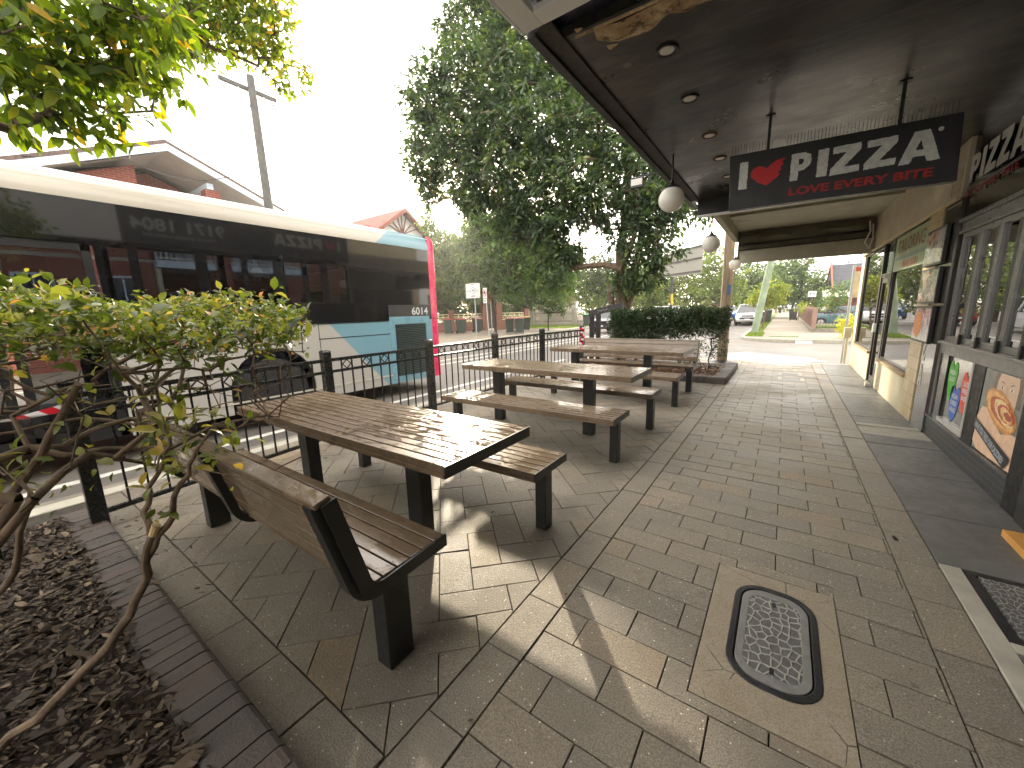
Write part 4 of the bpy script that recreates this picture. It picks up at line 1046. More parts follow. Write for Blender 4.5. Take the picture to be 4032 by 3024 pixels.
MB().box(X+.042,X+.048,8.905,9.595,1.922,2.42).build('transom_pane',M['tailglass'],ts)
dm=MB().box(X+.03,X+.07,8.905,8.98,.01,1.845).box(X+.03,X+.07,9.52,9.595,.01,1.845).box(X+.03,X+.07,8.98,9.52,.01,.12).box(X+.03,X+.07,8.98,9.52,1.76,1.845).build('door',M['alu_dark'],ts,bevel=.003)
MB().box(X+.047,X+.052,8.98,9.52,.12,1.76).build('door_pane',M['tailglass'],dm)
MB().box(X-.02,X+.029,9.50,9.56,.9,1.06).build('handle',M['white'],dm,bevel=.01)
MB().box(X+.012,X+.036,6.98,8.74,1.90,2.41).build('window_sign',pbr('pale green sign film',srgb(158,174,134),.5),ts)
textmesh('sign_lettering','TAILORING',pbr('brown vinyl',srgb(120,72,48),.5),ts,(X+.012,8.56,2.16),(0,-1,0),(0,0,1),w=1.45,h=.19,bold=.02)
MB().box(X+.0095,X+.0115,6.98,8.74,2.055,2.105).build('grey_band',pbr('grey green film',srgb(128,148,130),.5),ts)
textmesh('phone_number','9690 0331',pbr('red vinyl',srgb(206,70,48),.5),ts,(X+.012,8.15,1.925),(0,-1,0),(0,0,1),w=.82,h=.10,bold=.015)
MB().box(X+.25,6,6.0,11.7,.0,.02).box(5.9,6,6,11.7,0,3.1).box(X+.25,6,11.6,11.7,0,3.1).build('interior',pbr('pale shop interior',(.30,.30,.25),.8),ts)
# tailor display
for (x,y,c,l) in ((1.75,7.6,srgb(150,176,90),'green dress on a stand in the tailor window'),(1.8,8.1,srgb(190,36,32),'red coat on a stand in the tailor window'),(1.7,7.15,srgb(214,204,180),'cream garment on a stand nearest the pier')):
    e=empty('dress_form',(x,y,.02),l,'dress form','garments on display stands')
    MB().lathe([(.02,1.42),(.05,1.40),(.16,1.33),(.13,1.1),(.17,.9),(.24,.55),(.25,.52)],(x,y,0),16).build('garment',pbr('cloth',c,.9,0,.2,12),e,smooth=True)
    MB().tube([(x,y,.04),(x,y,.6)],.014,8).lathe([(.14,.021),(.14,.035),(.02,.05)],(x,y,0),14).build('stand',M['white'],e)
# awning of the tailor
M['mesh']=pbr('weathered grey green canvas',srgb(98,97,80),.85,0,.2,3,.5,120,dirt=.3)
M['paleboard']=pbr('weathered cream board',srgb(160,156,138),.7,0,.15,3,.2,20,dirt=.3)
ta=empty('tailor_awning',(0,9,3),'weathered cream awning with a rolled canvas blind over the tailor shopfront','awning')
m=MB().box(-1.08,1.349,6.71,10.78,3.10,3.13)
m.box(-1.0,1.349,8.6,8.66,3.06,3.099)
m.build('soffit',M['paleboard'],ta)
MB().box(-1.12,-1.02,6.71,10.86,2.90,3.30).build('edge_beam',M['paleboard'],ta,bevel=.004)
MB().box(-1.02,1.349,10.72,10.78,2.40,2.70).build('end_fascia',M['paleboard'],ta,bevel=.004)
MB().box(-1.02,1.349,10.80,10.84,2.702,3.24).build('end_panel',M['mesh'],ta)
V=[];F=[]
for i in range(21):
    x=-1.0+i*.115; s=.05*math.sin(i*.5)+.03*math.sin(i*1.1)
    V+=[(x,10.70,3.09),(x,10.62+.05*math.sin(i*.7),2.92+s*.5),(x,10.70,2.80+s)]
    if i: n=3*i; F+=[(n-3,n,n+1,n-2),(n-2,n+1,n+2,n-1)]
MB().add(V,F).build('canvas_blind',M['mesh'],ta,smooth=True)
MB().tube([(-1.0,10.66,2.79),(1.3,10.66,2.83)],.022,8).tube([(-1.0,10.70,2.69),(1.3,10.70,2.71)],.015,8).build('blind_roller',M['alu_dark'],ta)
MB().tube([(-1.01,10.69,2.40),(-1.01,10.69,3.2)],.012,6).tube([(-.99,10.6,3.0),(-.8,10.55,2.98),(-.6,10.62,3.02)],.01,6).build('pipe',M['alu_dark'],ta)
MB().tube([(1.22,10.6,3.0),(1.24,10.55,2.8),(1.18,10.58,2.6),(1.26,10.6,2.48),(1.3,10.62,2.7),(1.28,10.65,2.95)],.014,8).build('cable_loop',M['diff'],ta)
# menu boards and letters
for i,(z0,z1,l,cs) in enumerate([(1.83,2.23,'top menu board with a bowl and orange drink picture',(srgb(180,170,160),srgb(214,120,50))),(1.41,1.80,'middle menu board with swirl and orange flower pictures',(srgb(120,116,110),srgb(196,98,44))),(.97,1.385,'lowest menu board showing a pizza',(srgb(96,94,92),srgb(206,112,50)))]):
    e=empty('menu_board',(1.34,6.43,z0),l,'menu board','menu boards stacked on the wall between the shops')
    MB().box(1.315,1.348,6.10,6.78,z0,z1).build('frame',M['black'],e,bevel=.004)
    def menu(c1,c2,seed):
        k=NT('menu print'); o=k.n('Mapping',Vector=k.n('NewGeometry').outputs['Position'],Location=(seed,seed,seed)).outputs[0]
        a=k.noise(5,5,.65,o,1.2); c=k.ramp(a,[(.3,srgb(60,52,46)),(.45,c1),(.56,srgb(196,190,184)),(.62,c2),(.75,srgb(120,60,30))])
        w=k.n('TexWave',Scale=22.,_bands_direction='Z',Distortion=1.); k.set(w.inputs['Vector'],o); sp=k.n('SeparateXYZ',Vector=k.n('NewGeometry').outputs['Position'])
        f=k.math('MULTIPLY',k.rng(sp.outputs['Y'],6.34,6.32),k.rng(w.outputs['Fac'],.6,.7,0,.8)); c=k.mix(f,c,srgb(220,218,214)); return k.done(k.bsdf(c,.12,0,None,.5,.6))
    MB().box(1.3115,1.3145,6.125,6.755,z0+.025,z1-.025).build('print',menu(cs[0],cs[1],i*3.7),e)
    if i==2:
        d=flat_letters('pizza_picture',[disc(.22,.20,.16,.15,26)],pbr('pizza picture',srgb(206,128,58),.4,0,.5,40),e,(1.3115,6.78,z0),(0,-1,0),(0,0,1),.001,.004)
fl_=flat_letters('wall_letter',Lp('Z',.13,.26),M['letter'],ts,(1.36,6.42,.76),(0,-1,0),(0,0,1),.003,.003)
fl_=flat_letters('wall_letter',Lp('A',.15,.26),M['letter'],ts,(1.36,6.42,.47),(0,-1,0),(0,0,1),.003,.003)
# timber board at the doorway
tag(MB().box(1.22,1.62,3.10,3.50,.0,.045).build('timber_board',pbr('new pine board',srgb(206,150,78),.6,0,.15,5),bevel=.004),'pale timber board lying on the dark concrete by the doorway at the right edge','board')
# small clutter at the tailor door
e=empty('door_stop',(1.31,8.9,0),'small pale weights beside the tailor door','door stop')
MB().box(1.25,1.33,8.86,8.96,.0,.06).build('block',M['concrete_light'],e,bevel=.01); MB().sphere((1.30,9.02,.045),.045,12,8).build('stone',M['concrete_light'],e,smooth=True)
# corner: service box, conduit, edge-on sign
e=empty('service_box',(1.25,12.1,0),'cream service box on a conduit at the shop corner','service box')
MB().box(1.20,1.33,12.02,12.16,.62,.86).build('box',M['cream'],e,bevel=.01); MB().tube([(1.27,12.09,0),(1.27,12.09,.62)],.03,8).build('conduit',M['cream'],e)
e=empty('parking_sign',(1.28,12.6,0),'street sign seen nearly edge on beside the shop corner','street sign')
MB().tube([(1.28,12.6,-.05),(1.285,12.6,2.32)],.03,10).build('pole',M['galv'],e)
MB().box(1.31,1.42,12.56,12.575,1.55,2.28).build('plate',pbr('faded sign plate',srgb(176,160,140),.5,0,.3,5),e,bevel=.004); MB().box(1.31,1.42,12.553,12.559,2.17,2.27).build('plate_head',pbr('faded red',srgb(160,74,62),.6),e)
# ------------------------------------------------------------------ foliage tools
def grow(base, targets, seg=.25, jit=.04, seed=0, trunk=None):
    r=np.random.RandomState(seed); N=[np.array(base,float)]; par=[-1]
    if trunk is not None:
        for p in trunk: N.append(np.array(p,float)); par.append(len(N)-2)
    T=np.array(targets,float); T=T[np.argsort(np.linalg.norm(T-N[-1 if trunk is None else 0],axis=1))]
    first = 0 if trunk is None else max(1,len(N)//2)
    for t in T:
        A=np.array(N); d=np.linalg.norm(A-t,axis=1); d[:first]+=1e3
        d=d+np.maximum(0,(A[:,2]-t[2]))*.8
        k=int(np.argmin(d)); p=A[k]; L=np.linalg.norm(t-p); n=max(1,int(L/seg)); last=k
        sag=np.array([0,0,.06*L])
        for i in range(1,n+1):
            f=i/n; q=p+(t-p)*f+r.normal(0,jit,3)*(1 if i<n else 0)*min(1,L)+sag*math.sin(PI*f)
            N.append(q); par.append(last); last=len(N)-1
    return np.array(N),np.array(par)
def tubes(N,par,r_tip,expo=2.3,rmax=None,sides=6,base_flare=1.0):
    n=len(N); a=np.zeros(n); ch=np.zeros(n,int)
    for i in range(n):
        if par[i]>=0: ch[par[i]]+=1
    a[ch==0]=r_tip**expo
    for i in range(n-1,0,-1): a[par[i]]+=a[i]
    rad=a**(1/expo)
    if rmax: rad=np.minimum(rad*min(1.0,1e9),rmax) if rad[0]<=rmax else rad*0+np.minimum(rad*(rmax/rad[0])**.6,rmax)
    V=[];F=[]
    for i in range(1,n):
        p=N[par[i]]; q=N[i]; d=q-p; L=np.linalg.norm(d)
        if L<1e-6: continue
        d/=L; ref=np.array([0,0,1.]) if abs(d[2])<.9 else np.array([1.,0,0]); u=np.cross(d,ref); u/=np.linalg.norm(u); w=np.cross(u,d)
        r0=rad[par[i]] if rad[par[i]]<rad[i]*1.8 else rad[i]*1.25; r1=rad[i]; t=np.arange(sides)*2*PI/sides
        c=np.outer(np.cos(t),u)+np.outer(np.sin(t),w); b=len(V)*sides
        V.append(p-d*r0*.3+c*r0); V.append(q+c*r1)
        for k in range(sides): k2=(k+1)%sides; F.append((b+k,b+k2,b+sides+k2,b+sides+k))
    return np.concatenate(V),np.array(F),rad
def leaves(C,D,S,seed,fold=.25,wid=.42,detail=False,curl=.2):
    """C centres at leaf base, D unit directions, S lengths; returns verts, faces(4)"""
    r=np.random.RandomState(seed); n=len(C)
    up=np.array([0,0,1.])+r.normal(0,.5,(n,3)); s=np.cross(D,up); s/=np.linalg.norm(s,axis=1)[:,None]+1e-9; u=np.cross(s,D)
    L=S[:,None]; w=L*wid*.5*r.uniform(.8,1.2,(n,1)); fo=w*fold
    if not detail:
        V=np.stack([C, C+D*L*.5-s*w+u*fo, C+D*L-u*L*curl, C+D*L*.5+s*w+u*fo],1)
        F=(np.arange(n*4).reshape(n,4)); return V.reshape(-1,3),F,n
    m1=C+D*L*.33-u*L*curl*.05; m2=C+D*L*.68-u*L*curl*.35; tip=C+D*L-u*L*curl
    a1=m1-s*w*.92+u*fo; b1=m1+s*w*.92+u*fo; a2=m2-s*w*.80+u*fo; b2=m2+s*w*.80+u*fo
    V=np.stack([C,a1,m1,b1,a2,m2,b2,tip],1); o=np.arange(n)[:,None]*8
    F=np.concatenate([np.stack([o+a for a in q],2).reshape(n,4) for q in ((0,1,2,2),(0,2,3,3),(1,4,5,2),(2,5,6,3),(4,7,5,5),(5,7,6,6))])
    return V.reshape(-1,3),F,n
def leafobj(name,V,F,A,mat,parent,detail=False):
    if detail:   # drop doubled corners: split into tris
        T=[]; n=len(F)
        tri=np.concatenate([F[:,[0,1,2]],F[:,[0,2,3]]]); keep=(tri[:,0]!=tri[:,1])&(tri[:,1]!=tri[:,2])&(tri[:,0]!=tri[:,2])
        tri=tri[keep]; at=A[tri[:,0]//8]
        return np_mesh(name,V,tri.ravel(),3,mat,parent,attr=at,smooth=True)
    tri=np.concatenate([F[:,[0,1,2]],F[:,[0,2,3]]]); return np_mesh(name,V,tri.ravel(),3,mat,parent,attr=np.concatenate([A,A]))
def unit(v): return v/(np.linalg.norm(v,axis=-1,keepdims=True)+1e-9)
def crown_pts(clumps,per,seed,shell=.55):
    r=np.random.RandomState(seed); P=[];Q=[]
    for (x,y,z,rr) in clumps:
        n=max(12,int(per*rr**1.9)); d=unit(r.normal(0,1,(n,3))); q=r.uniform(0,1,(n,1))**(1/ (3*shell+.6)); p=np.array([x,y,z])+d*q*rr*r.uniform(.75,1.12,(n,1)); P.append(p); Q.append(d)
    return np.concatenate(P),np.concatenate(Q)
SUNV=np.array([math.sin(math.radians(-43.2))*math.cos(math.radians(15.4)),math.cos(math.radians(-43.2))*math.cos(math.radians(15.4)),math.sin(math.radians(15.4))])
def tree(name,loc,clumps,trunk,label,per,leaf,lmat,bmat,seed,kleaf=12,group=None,rtip=.012,rmax=.2,ntar=260,wid=.42,droop=.25,seg=.3,cat='tree',carve=()):
    t=empty(name,loc,label,cat,group); r=np.random.RandomState(seed)
    P,Q=crown_pts(clumps,per,seed)
    for p0,rad_ in carve:      # gaps in the crown the low sun shines through
        v=P-np.array(p0); t_=v@SUNV; dd=np.linalg.norm(v-t_[:,None]*SUNV,axis=1); keep=dd>rad_*(.75+.5*r.rand(len(P))); P,Q=P[keep],Q[keep]
    T=P[r.choice(len(P),min(ntar,len(P)),replace=False)]
    N,par=grow(loc,T,seg,.05,seed,trunk); V,F,rad=tubes(N,par,rtip,2.3,rmax,7)
    np_mesh('trunk',V,F.ravel(),4,bmat,t,smooth=True)
    C=np.repeat(P,kleaf,0); n=len(C); d=unit(r.normal(0,1,(n,3))*[1,1,.7]+np.repeat(Q,kleaf,0)*.5+[0,0,-droop]); S=leaf*r.uniform(.6,1.25,n)
    C=C+d*leaf*.1+r.normal(0,leaf*.35,(n,3))
    V,F,_=leaves(C,d,S,seed+1,wid=wid); base=np.repeat(r.uniform(0,1,len(P)),kleaf)
    A=np.clip(base*.6+r.uniform(0,.4,n),0,1)
    leafobj('crown',V,F,A,lmat,t); return t

# ------------------------------------------------------------------ big street tree beside the tables
M['leaf_big']=leaf_mat('dark glossy tree leaf',[(0,srgb(48,62,50)),(.45,srgb(70,89,66)),(.8,srgb(96,116,74)),(1,srgb(140,148,70))],.35,.38)
main=[(-8.66,8.6,7.36,.8),(-7.85,9,7.95,.9),(-8.64,8.6,6.54,.8),(-8.81,8.6,5.8,.7),(-8.78,8.6,5.11,.5),(-7.76,9,6.79,1.0),(-7.66,8.8,5.65,1.0),(-6.9,9.6,7.56,1.1),(-6.66,9.2,6.22,1.1),(-6.48,9,4.99,1.0),(-7.3,8.8,4.64,.7),(-8.66,10.0,9.62,.7),(-8.22,10.6,10.47,.9),(-7.04,10.3,9.04,1.0),(-7.63,10.2,8.86,.8),(-8.67,11,11.72,1.0),(-7.14,11,11.04,1.2),(-5.97,10,7.42,1.1),(-5.49,9.4,5.87,1.1),(-5.39,9.2,4.71,.9),(-4.61,10,5.84,1.1),(-4.48,9.6,4.62,1.0),(-5.97,9.2,4.14,.7),(-4.99,9.2,3.65,.7),(-4.16,9.6,3.92,.6),(-3.5,10,4.73,.9),(-2.98,10.2,4.05,.8),(-2.44,10.3,3.61,.45),(-3.23,10,3.41,.7),(-2.6,10.2,2.93,.55),(-3.03,10,2.52,.55),(-3.48,10,2.1,.35),(-2.82,10.1,2.17,.35),(-4.73,9.6,2.99,.4),(-5.82,9.4,3.44,.5),(-5.3,9.3,3.1,.5),(-4.9,9.4,2.75,.45),(-6.4,9.2,3.75,.55),(-4.94,10.4,7.26,1.1),(-3.79,10.4,5.86,1.0),(-5.72,10.6,8.92,1.2),(-4.56,11,8.04,1.2),(-2.65,11,4.7,.8),(-2.07,11,3.95,.5)]
bt=tree('street_tree',(-3.75,10.5,0),main,[(-3.76,10.5,.5),(-3.85,10.5,1.1),(-4.0,10.5,1.9),(-4.2,10.5,2.7),(-4.4,10.5,3.6),(-4.7,10.4,4.6)],'tall dense dark green street tree behind the hedge, sun glinting through its left side',150,.18,M['leaf_big'],M['bark'],21,kleaf=12,rtip=.011,rmax=.26,ntar=420,wid=.42,droop=.3,carve=[((-1.75,1.75,.78),.85),((1.35,6.7,1.7),.22)])
# second stems
def limb(par,pts,r0,r1,mat=None,n=9,name='limb'):
    k=len(pts); return MB().tube(pts,[r0+(r1-r0)*i/(k-1) for i in range(k)],n).build(name,mat or M['bark'],par,smooth=True)
limb(bt,[(-3.66,10.55,.0),(-3.62,10.5,.9),(-3.72,10.55,1.8),(-3.75,10.5,2.9),(-3.6,10.6,4.2),(-3.7,10.6,5.6)],.19,.07)
limb(bt,[(-3.7,10.55,1.0),(-3.45,10.7,1.9),(-3.35,10.8,3.0),(-3.2,10.8,4.4)],.13,.05)
# string lights wound round trunk
m=MB()
for z0,cx in ((1.2,-3.88),(2.1,-4.05)):
    m.tube([(cx+.19*math.cos(a)-.04*a*.12,10.5+.19*math.sin(a),z0+a*.045) for a in [i*.4 for i in range(40)]],.006,4)
m.build('string_lights',M['black'],bt)

# dark bench-like timber frame near the trunk
bf=empty('bin_shelter',(-3.9,9.6,0),'black timber frame with a sloping top rail and scrawled graffiti, left of the hedge','shelter')
for x in (-4.14,-3.96): MB().box(x-.055,x+.055,9.56,9.64,0,1.30 if x<-4 else 1.33).build('upright',M['black'],bf,bevel=.004)
MB().add([(-4.22,9.55,1.24),(-3.32,9.55,1.45),(-3.32,9.55,1.59),(-4.22,9.55,1.40),(-4.22,9.65,1.24),(-3.32,9.65,1.45),(-3.32,9.65,1.59),(-4.22,9.65,1.40)],[(0,1,2,3),(7,6,5,4),(0,4,5,1),(1,5,6,2),(2,6,7,3),(3,7,4,0)]).build('top_rail',pbr('black stained timber',(.018,.018,.02),.6,0,.3,10,.3),bf,bevel=.005)
MB().box(-3.42,-3.34,9.56,9.64,0,1.47).build('upright',M['black'],bf); MB().box(-4.19,-3.34,9.57,9.63,.55,.68).build('lower_rail',M['black'],bf)
m=MB(); zz=lambda x:1.24+(x+4.22)*.233
r=random.Random(2); px=-3.98
for i in range(14):
    a=(px,9.548,zz(px)+.05+r.uniform(0,.06)); px+=.02; b=(px,9.548,zz(px)+.05+r.uniform(0,.06)); m.bar(a,b,.004,.004)
m.build('scrawl',M['diff'],bf)

# ------------------------------------------------------------------ hedge
M['leaf_hedge']=leaf_mat('small hedge leaf',[(0,srgb(30,44,26)),(.5,srgb(48,70,36)),(.85,srgb(72,96,44)),(1,srgb(110,130,56))],.25,.4)
he=empty('hedge',(-2.2,9.3,.09),'clipped dark green box hedge with bare lower stems on its right half','hedge')
r=np.random.RandomState(8); pts=[]
def inhedge(n,x0,x1,y0,y1,z0,z1): return np.stack([r.uniform(x0,x1,n),r.uniform(y0,y1,n),r.uniform(z0,z1,n)],1)
P=np.concatenate([inhedge(3600,-3.5,-.95,9.08,9.66,1.0,1.40),inhedge(2600,-3.5,-2.25,9.05,9.7,.3,1.05),inhedge(620,-2.3,-.98,9.05,9.7,.82,1.05),inhedge(130,-2.2,-1.4,9.1,9.6,.45,.8),inhedge(90,-1.35,-.95,9.1,9.6,.35,.8),inhedge(110,-1.85,-1.45,9.1,9.4,.2,.45)])
P[:,2]+=.02*np.sin(P[:,0]*7)+.015*np.sin(P[:,0]*17)
bump_=r.normal(0,.028,P.shape); P=P+bump_
k=7; C=np.repeat(P,k,0); n=len(C); d=unit(r.normal(0,1,(n,3))+[0,0,.25]); V,F,_=leaves(C+d*.01,d,.045*r.uniform(.6,1.2,n),9,wid=.5)
leafobj('foliage',V,F,r.beta(1.6,2.4,n),M['leaf_hedge'],he)
for b,x0,x1 in (((-1.26,9.25,.08),-1.6,-.95),((-1.9,9.35,.08),-2.3,-1.6),((-2.6,9.35,.08),-3.0,-2.3),((-3.2,9.35,.08),-3.5,-3.0)):
    T=inhedge(55,x0,x1,9.1,9.6,.75,1.25); N,par=grow(b,T,.09,.02,int(-b[0]*10)); V,F,_=tubes(N,par,.0035,2.1,.034,5); np_mesh('stem',V,F.ravel(),4,M['bark_dark'],he,smooth=True)

# ------------------------------------------------------------------ shrub in the near left corner
M['leaf_shrub']=leaf_mat('shrub leaf',[(0,srgb(48,62,36)),(.30,srgb(78,94,44)),(.55,srgb(120,132,62)),(.78,srgb(168,164,86)),(.93,srgb(206,180,100)),(1,srgb(206,130,96))],.42,.3,(1.35,1.4,.55))
sh=empty('shrub',(-2.25,-.35,.04),'leafy flat-topped shrub with twisted bare branches in the near left bed','shrub')
r=np.random.RandomState(31)
def shr(n,zl,zh,rin=0.):
    out=[]
    while len(out)<n:
        x=r.uniform(-3.7,-1.16); y=r.uniform(-.85,1.03); q=((x+2.45)/1.32)**2+((y-.06)/.98)**2
        if q<1 and q>=rin and x*x+y*y>1.5**2: out.append((x,y,r.uniform(zl,zh)-.05*q+.03*math.sin(x*9)+.03*math.sin(y*11)))
    return np.array(out)
T=np.concatenate([shr(680,1.36,1.53),shr(460,.92,1.38)])
T[:,2]+=np.clip(-.03*(T[:,0]+2.2)*0,0,1)
stems=[((-2.45,-.30,.04),[(-2.42,-.22,.3),(-2.3,-.1,.6),(-2.15,.02,.85)]),((-2.55,-.45,.04),[(-2.7,-.4,.35),(-2.8,-.3,.7),(-2.7,-.2,.95)]),((-2.3,-.42,.04),[(-2.1,-.35,.35),(-1.95,-.15,.65),(-1.75,.05,.95)])]
pick=np.argmin(np.stack([np.linalg.norm(T[:,:2]-np.array(s[1][-1])[:2],axis=1) for s in stems],1),axis=1)
for i,(b,tr) in enumerate(stems):
    N,par=grow(b,T[pick==i],.085,.022,40+i,tr); V,F,_=tubes(N,par,.0024,2.25,.030,6); np_mesh('branch',V,F.ravel(),4,M['bark'],sh,smooth=True)
P=np.concatenate([T[:680]+r.normal(0,.02,(680,3)),shr(2900,1.40,1.54),shr(300,1.30,1.42)]); k=6
C=np.repeat(P,k,0); n=len(C); d=unit(r.normal(0,1,(n,3))*[1,1,.8]+[0,0,.35]); S=.029*r.uniform(.45,1.3,n)*np.where(r.rand(n)<.05,2.2,1)
V,F,_=leaves(C+r.normal(0,.012,(n,3)),d,S,32,fold=.3,wid=.52,detail=True,curl=.22)
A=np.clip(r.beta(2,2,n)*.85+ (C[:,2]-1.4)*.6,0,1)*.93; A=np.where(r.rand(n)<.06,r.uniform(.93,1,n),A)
leafobj('foliage',V,F,A,M['leaf_shrub'],sh,True)
# cut limbs with tufts of leaves low down
lim=[[(-2.02,-.22,.03),(-1.90,-.02,.20),(-1.72,.12,.42),(-1.60,.20,.62),(-1.54,.24,.80)],[(-1.57,.22,.72),(-1.50,.28,.86),(-1.48,.33,.98),(-1.42,.37,1.08)],[(-1.54,.24,.80),(-1.62,.25,.88),(-1.66,.30,.96),(-1.60,.33,1.05),(-1.66,.34,1.14)],
     [(-3.1,-.5,.04),(-2.8,-.28,.35),(-2.45,-.05,.7),(-2.1,.1,1.0),(-1.9,.2,1.25)],[(-3.0,-.4,.1),(-2.5,-.15,.32),(-2.1,-.02,.62),(-2.0,.05,.9)]]
rr_=[(.017,.011),(.011,.005),(.010,.004),(.024,.010),(.018,.007)]
r2=random.Random(5)
for pts,(a,b) in zip(lim,rr_):
    fine=[]
    for i in range(len(pts)-1):
        for q in range(4): 
            v=Vector(pts[i]).lerp(Vector(pts[i+1]),q/4); fine.append(v+Vector([r2.uniform(-.008,.008) for _ in range(3)]))
    fine.append(Vector(pts[-1])); limb(sh,fine,a,b,name='branch')
MB().tube([(-1.54,.24,.80),(-1.525,.25,.835)],[.0112,.0112],9).build('cut_end',pbr('cut wood',srgb(196,170,128),.7,0,.2,30),sh)
tips=[((-1.42,.37,1.08),26,.07),((-1.66,.34,1.14),22,.06),((-1.60,.33,1.05),16,.05),((-1.56,.3,.98),14,.05),((-1.9,.2,1.2),20,.07),((-2.05,.05,.95),26,.08),((-1.74,.36,1.02),18,.07),((-2.35,.0,.9),20,.08),((-1.48,.45,1.12),14,.05),((-2.7,-.1,.85),18,.08),((-1.52,.27,.86),8,.03)]
C=np.concatenate([np.array(p)+r.normal(0,s,(n_,3)) for p,n_,s in tips]); n=len(C); d=unit(r.normal(0,1,(n,3))+[0,0,.3]); V,F,_=leaves(C,d,.05*r.uniform(.5,1.3,n),33,fold=.3,wid=.5,detail=True,curl=.3)
leafobj('low_leaves',V,F,np.clip(r.beta(3,2,n),0,.95),M['leaf_shrub'],sh,True)
r3=random.Random(8)
for p,n_,s in tips:
    base=min((q for l in lim for q in l),key=lambda q:(Vector(q)-Vector(p)).length)
    if (Vector(base)-Vector(p)).length>.02: MB().tube([base,Vector(base).lerp(Vector(p),.5)+Vector((r3.uniform(-.02,.02),r3.uniform(-.02,.02),.01)),p],[.004,.003,.002],5).build('twig',M['bark'],sh)

# ------------------------------------------------------------------ overhanging branches at the top left
M['leaf_top']=leaf_mat('backlit broad leaf',[(0,srgb(70,92,34)),(.35,srgb(98,124,38)),(.7,srgb(140,160,46)),(.88,srgb(190,186,60)),(.96,srgb(222,176,56)),(1,srgb(168,92,54))],.52,.4,(1.5,1.5,.45))
ot=empty('overhanging_tree',(-5.0,-2.2,-.12),'tree outside the left edge whose sunlit yellow green branches hang across the top left','tree')
CAM=Vector((0,0,1.45))
def dirs(u,v):
    Rm=((.8199282702774708,-.08573823409615819,-.5660093522318047),(.5718723722150828,.16769857907476138,.8030187896141657),(-.02606955114474682,.9821029181253758,-.18653213319086084))
    return None
near=[(-2.89,.36,2.77,.34),(-2.86,.48,2.8,.34),(-2.82,.63,2.83,.34),(-2.77,.77,2.85,.3),(-2.82,.81,2.74,.16),(-2.82,.76,2.76,.2),(-2.9,.7,2.61,.2),(-2.96,.62,2.48,.16),(-2.99,.5,2.48,.22),(-2.99,.41,2.52,.25),(-2.91,.56,2.64,.28),(-2.92,.45,2.67,.32),(-2.99,.32,2.54,.25),(-2.85,.68,2.73,.25),(-2.7,.84,2.95,.25),(-3.04,.33,2.4,.08),(-3.0,.57,2.41,.1),(-2.96,.67,2.45,.08),(-2.82,.43,2.89,.4),(-2.75,.62,2.97,.4),(-2.69,.76,3.01,.35),(-2.96,.24,2.63,.4)]
farc=[(-4.66,1.56,4.14,.35),(-4.64,1.71,4.08,.3),(-4.51,1.86,4.2,.38),(-4.47,2.02,4.16,.3),(-4.46,2.15,4.06,.25),(-4.45,2.28,3.98,.22),(-4.43,2.4,3.9,.18),(-4.33,2.5,3.97,.12),(-4.3,2.59,3.93,.08),(-4.33,2.14,4.28,.34),(-4.36,2.01,4.33,.4),(-4.68,1.77,3.96,.2),(-4.76,1.61,3.92,.22),(-4.35,2.26,4.15,.2),(-4.21,2.27,4.36,.22),(-4.53,1.64,4.31,.5),(-4.31,1.94,4.45,.5),(-4.77,1.46,3.99,.25),(-4.49,2.37,3.82,.1)]
r=np.random.RandomState(51)
def cloud(cl,dens): 
    P=[];Q=[]
    for x,y,z,q in cl:
        n=max(6,int(dens*q**2.2)); d=unit(r.normal(0,1,(n,3))); P.append(np.array([x,y,z])+d*q*r.uniform(.2,1.05,(n,1))); Q.append(d)
    return np.concatenate(P),np.concatenate(Q)
Pn,Qn=cloud(near,640); Pf,Qf=cloud(farc,1250)
T=np.concatenate([Pn[r.choice(len(Pn),150)],Pf[r.choice(len(Pf),190)]])
N,par=grow((-5.0,-2.2,-.12),T,.16,.03,52,[(-4.95,-2.1,.8),(-4.9,-1.9,1.8),(-4.8,-1.5,2.8),(-4.6,-.8,3.5),(-4.3,0,3.9),(-4.15,.7,4.1)]); V,F,_=tubes(N,par,.004,2.2,.16,6); np_mesh('trunk',V,F.ravel(),4,M['bark'],ot,smooth=True)
for P,Q,s,k,sd,nm in ((Pn,Qn,0.082,3,61,'near_foliage'),(Pf,Qf,.07,3,62,'far_foliage')):
    C=np.repeat(P,k,0); n=len(C); d=unit(r.normal(0,1,(n,3))*[1,1,.6]+np.repeat(Q,k,0)*.4+[0,0,-.5]); S=s*r.uniform(.6,1.25,n)
    V,F,_=leaves(C,d,S,sd,fold=.25,wid=.42,detail=True,curl=.22); A=np.clip(r.beta(2,2.2,n),0,1)*.94; 
    if sd==62: A=np.clip(A+.12+(C[:,1]-2.2)*.3,0,1)
    A=np.where(r.rand(n)<.03,r.uniform(.9,.97,n),A); leafobj(nm,V,F,A,M['leaf_top'],ot,True)
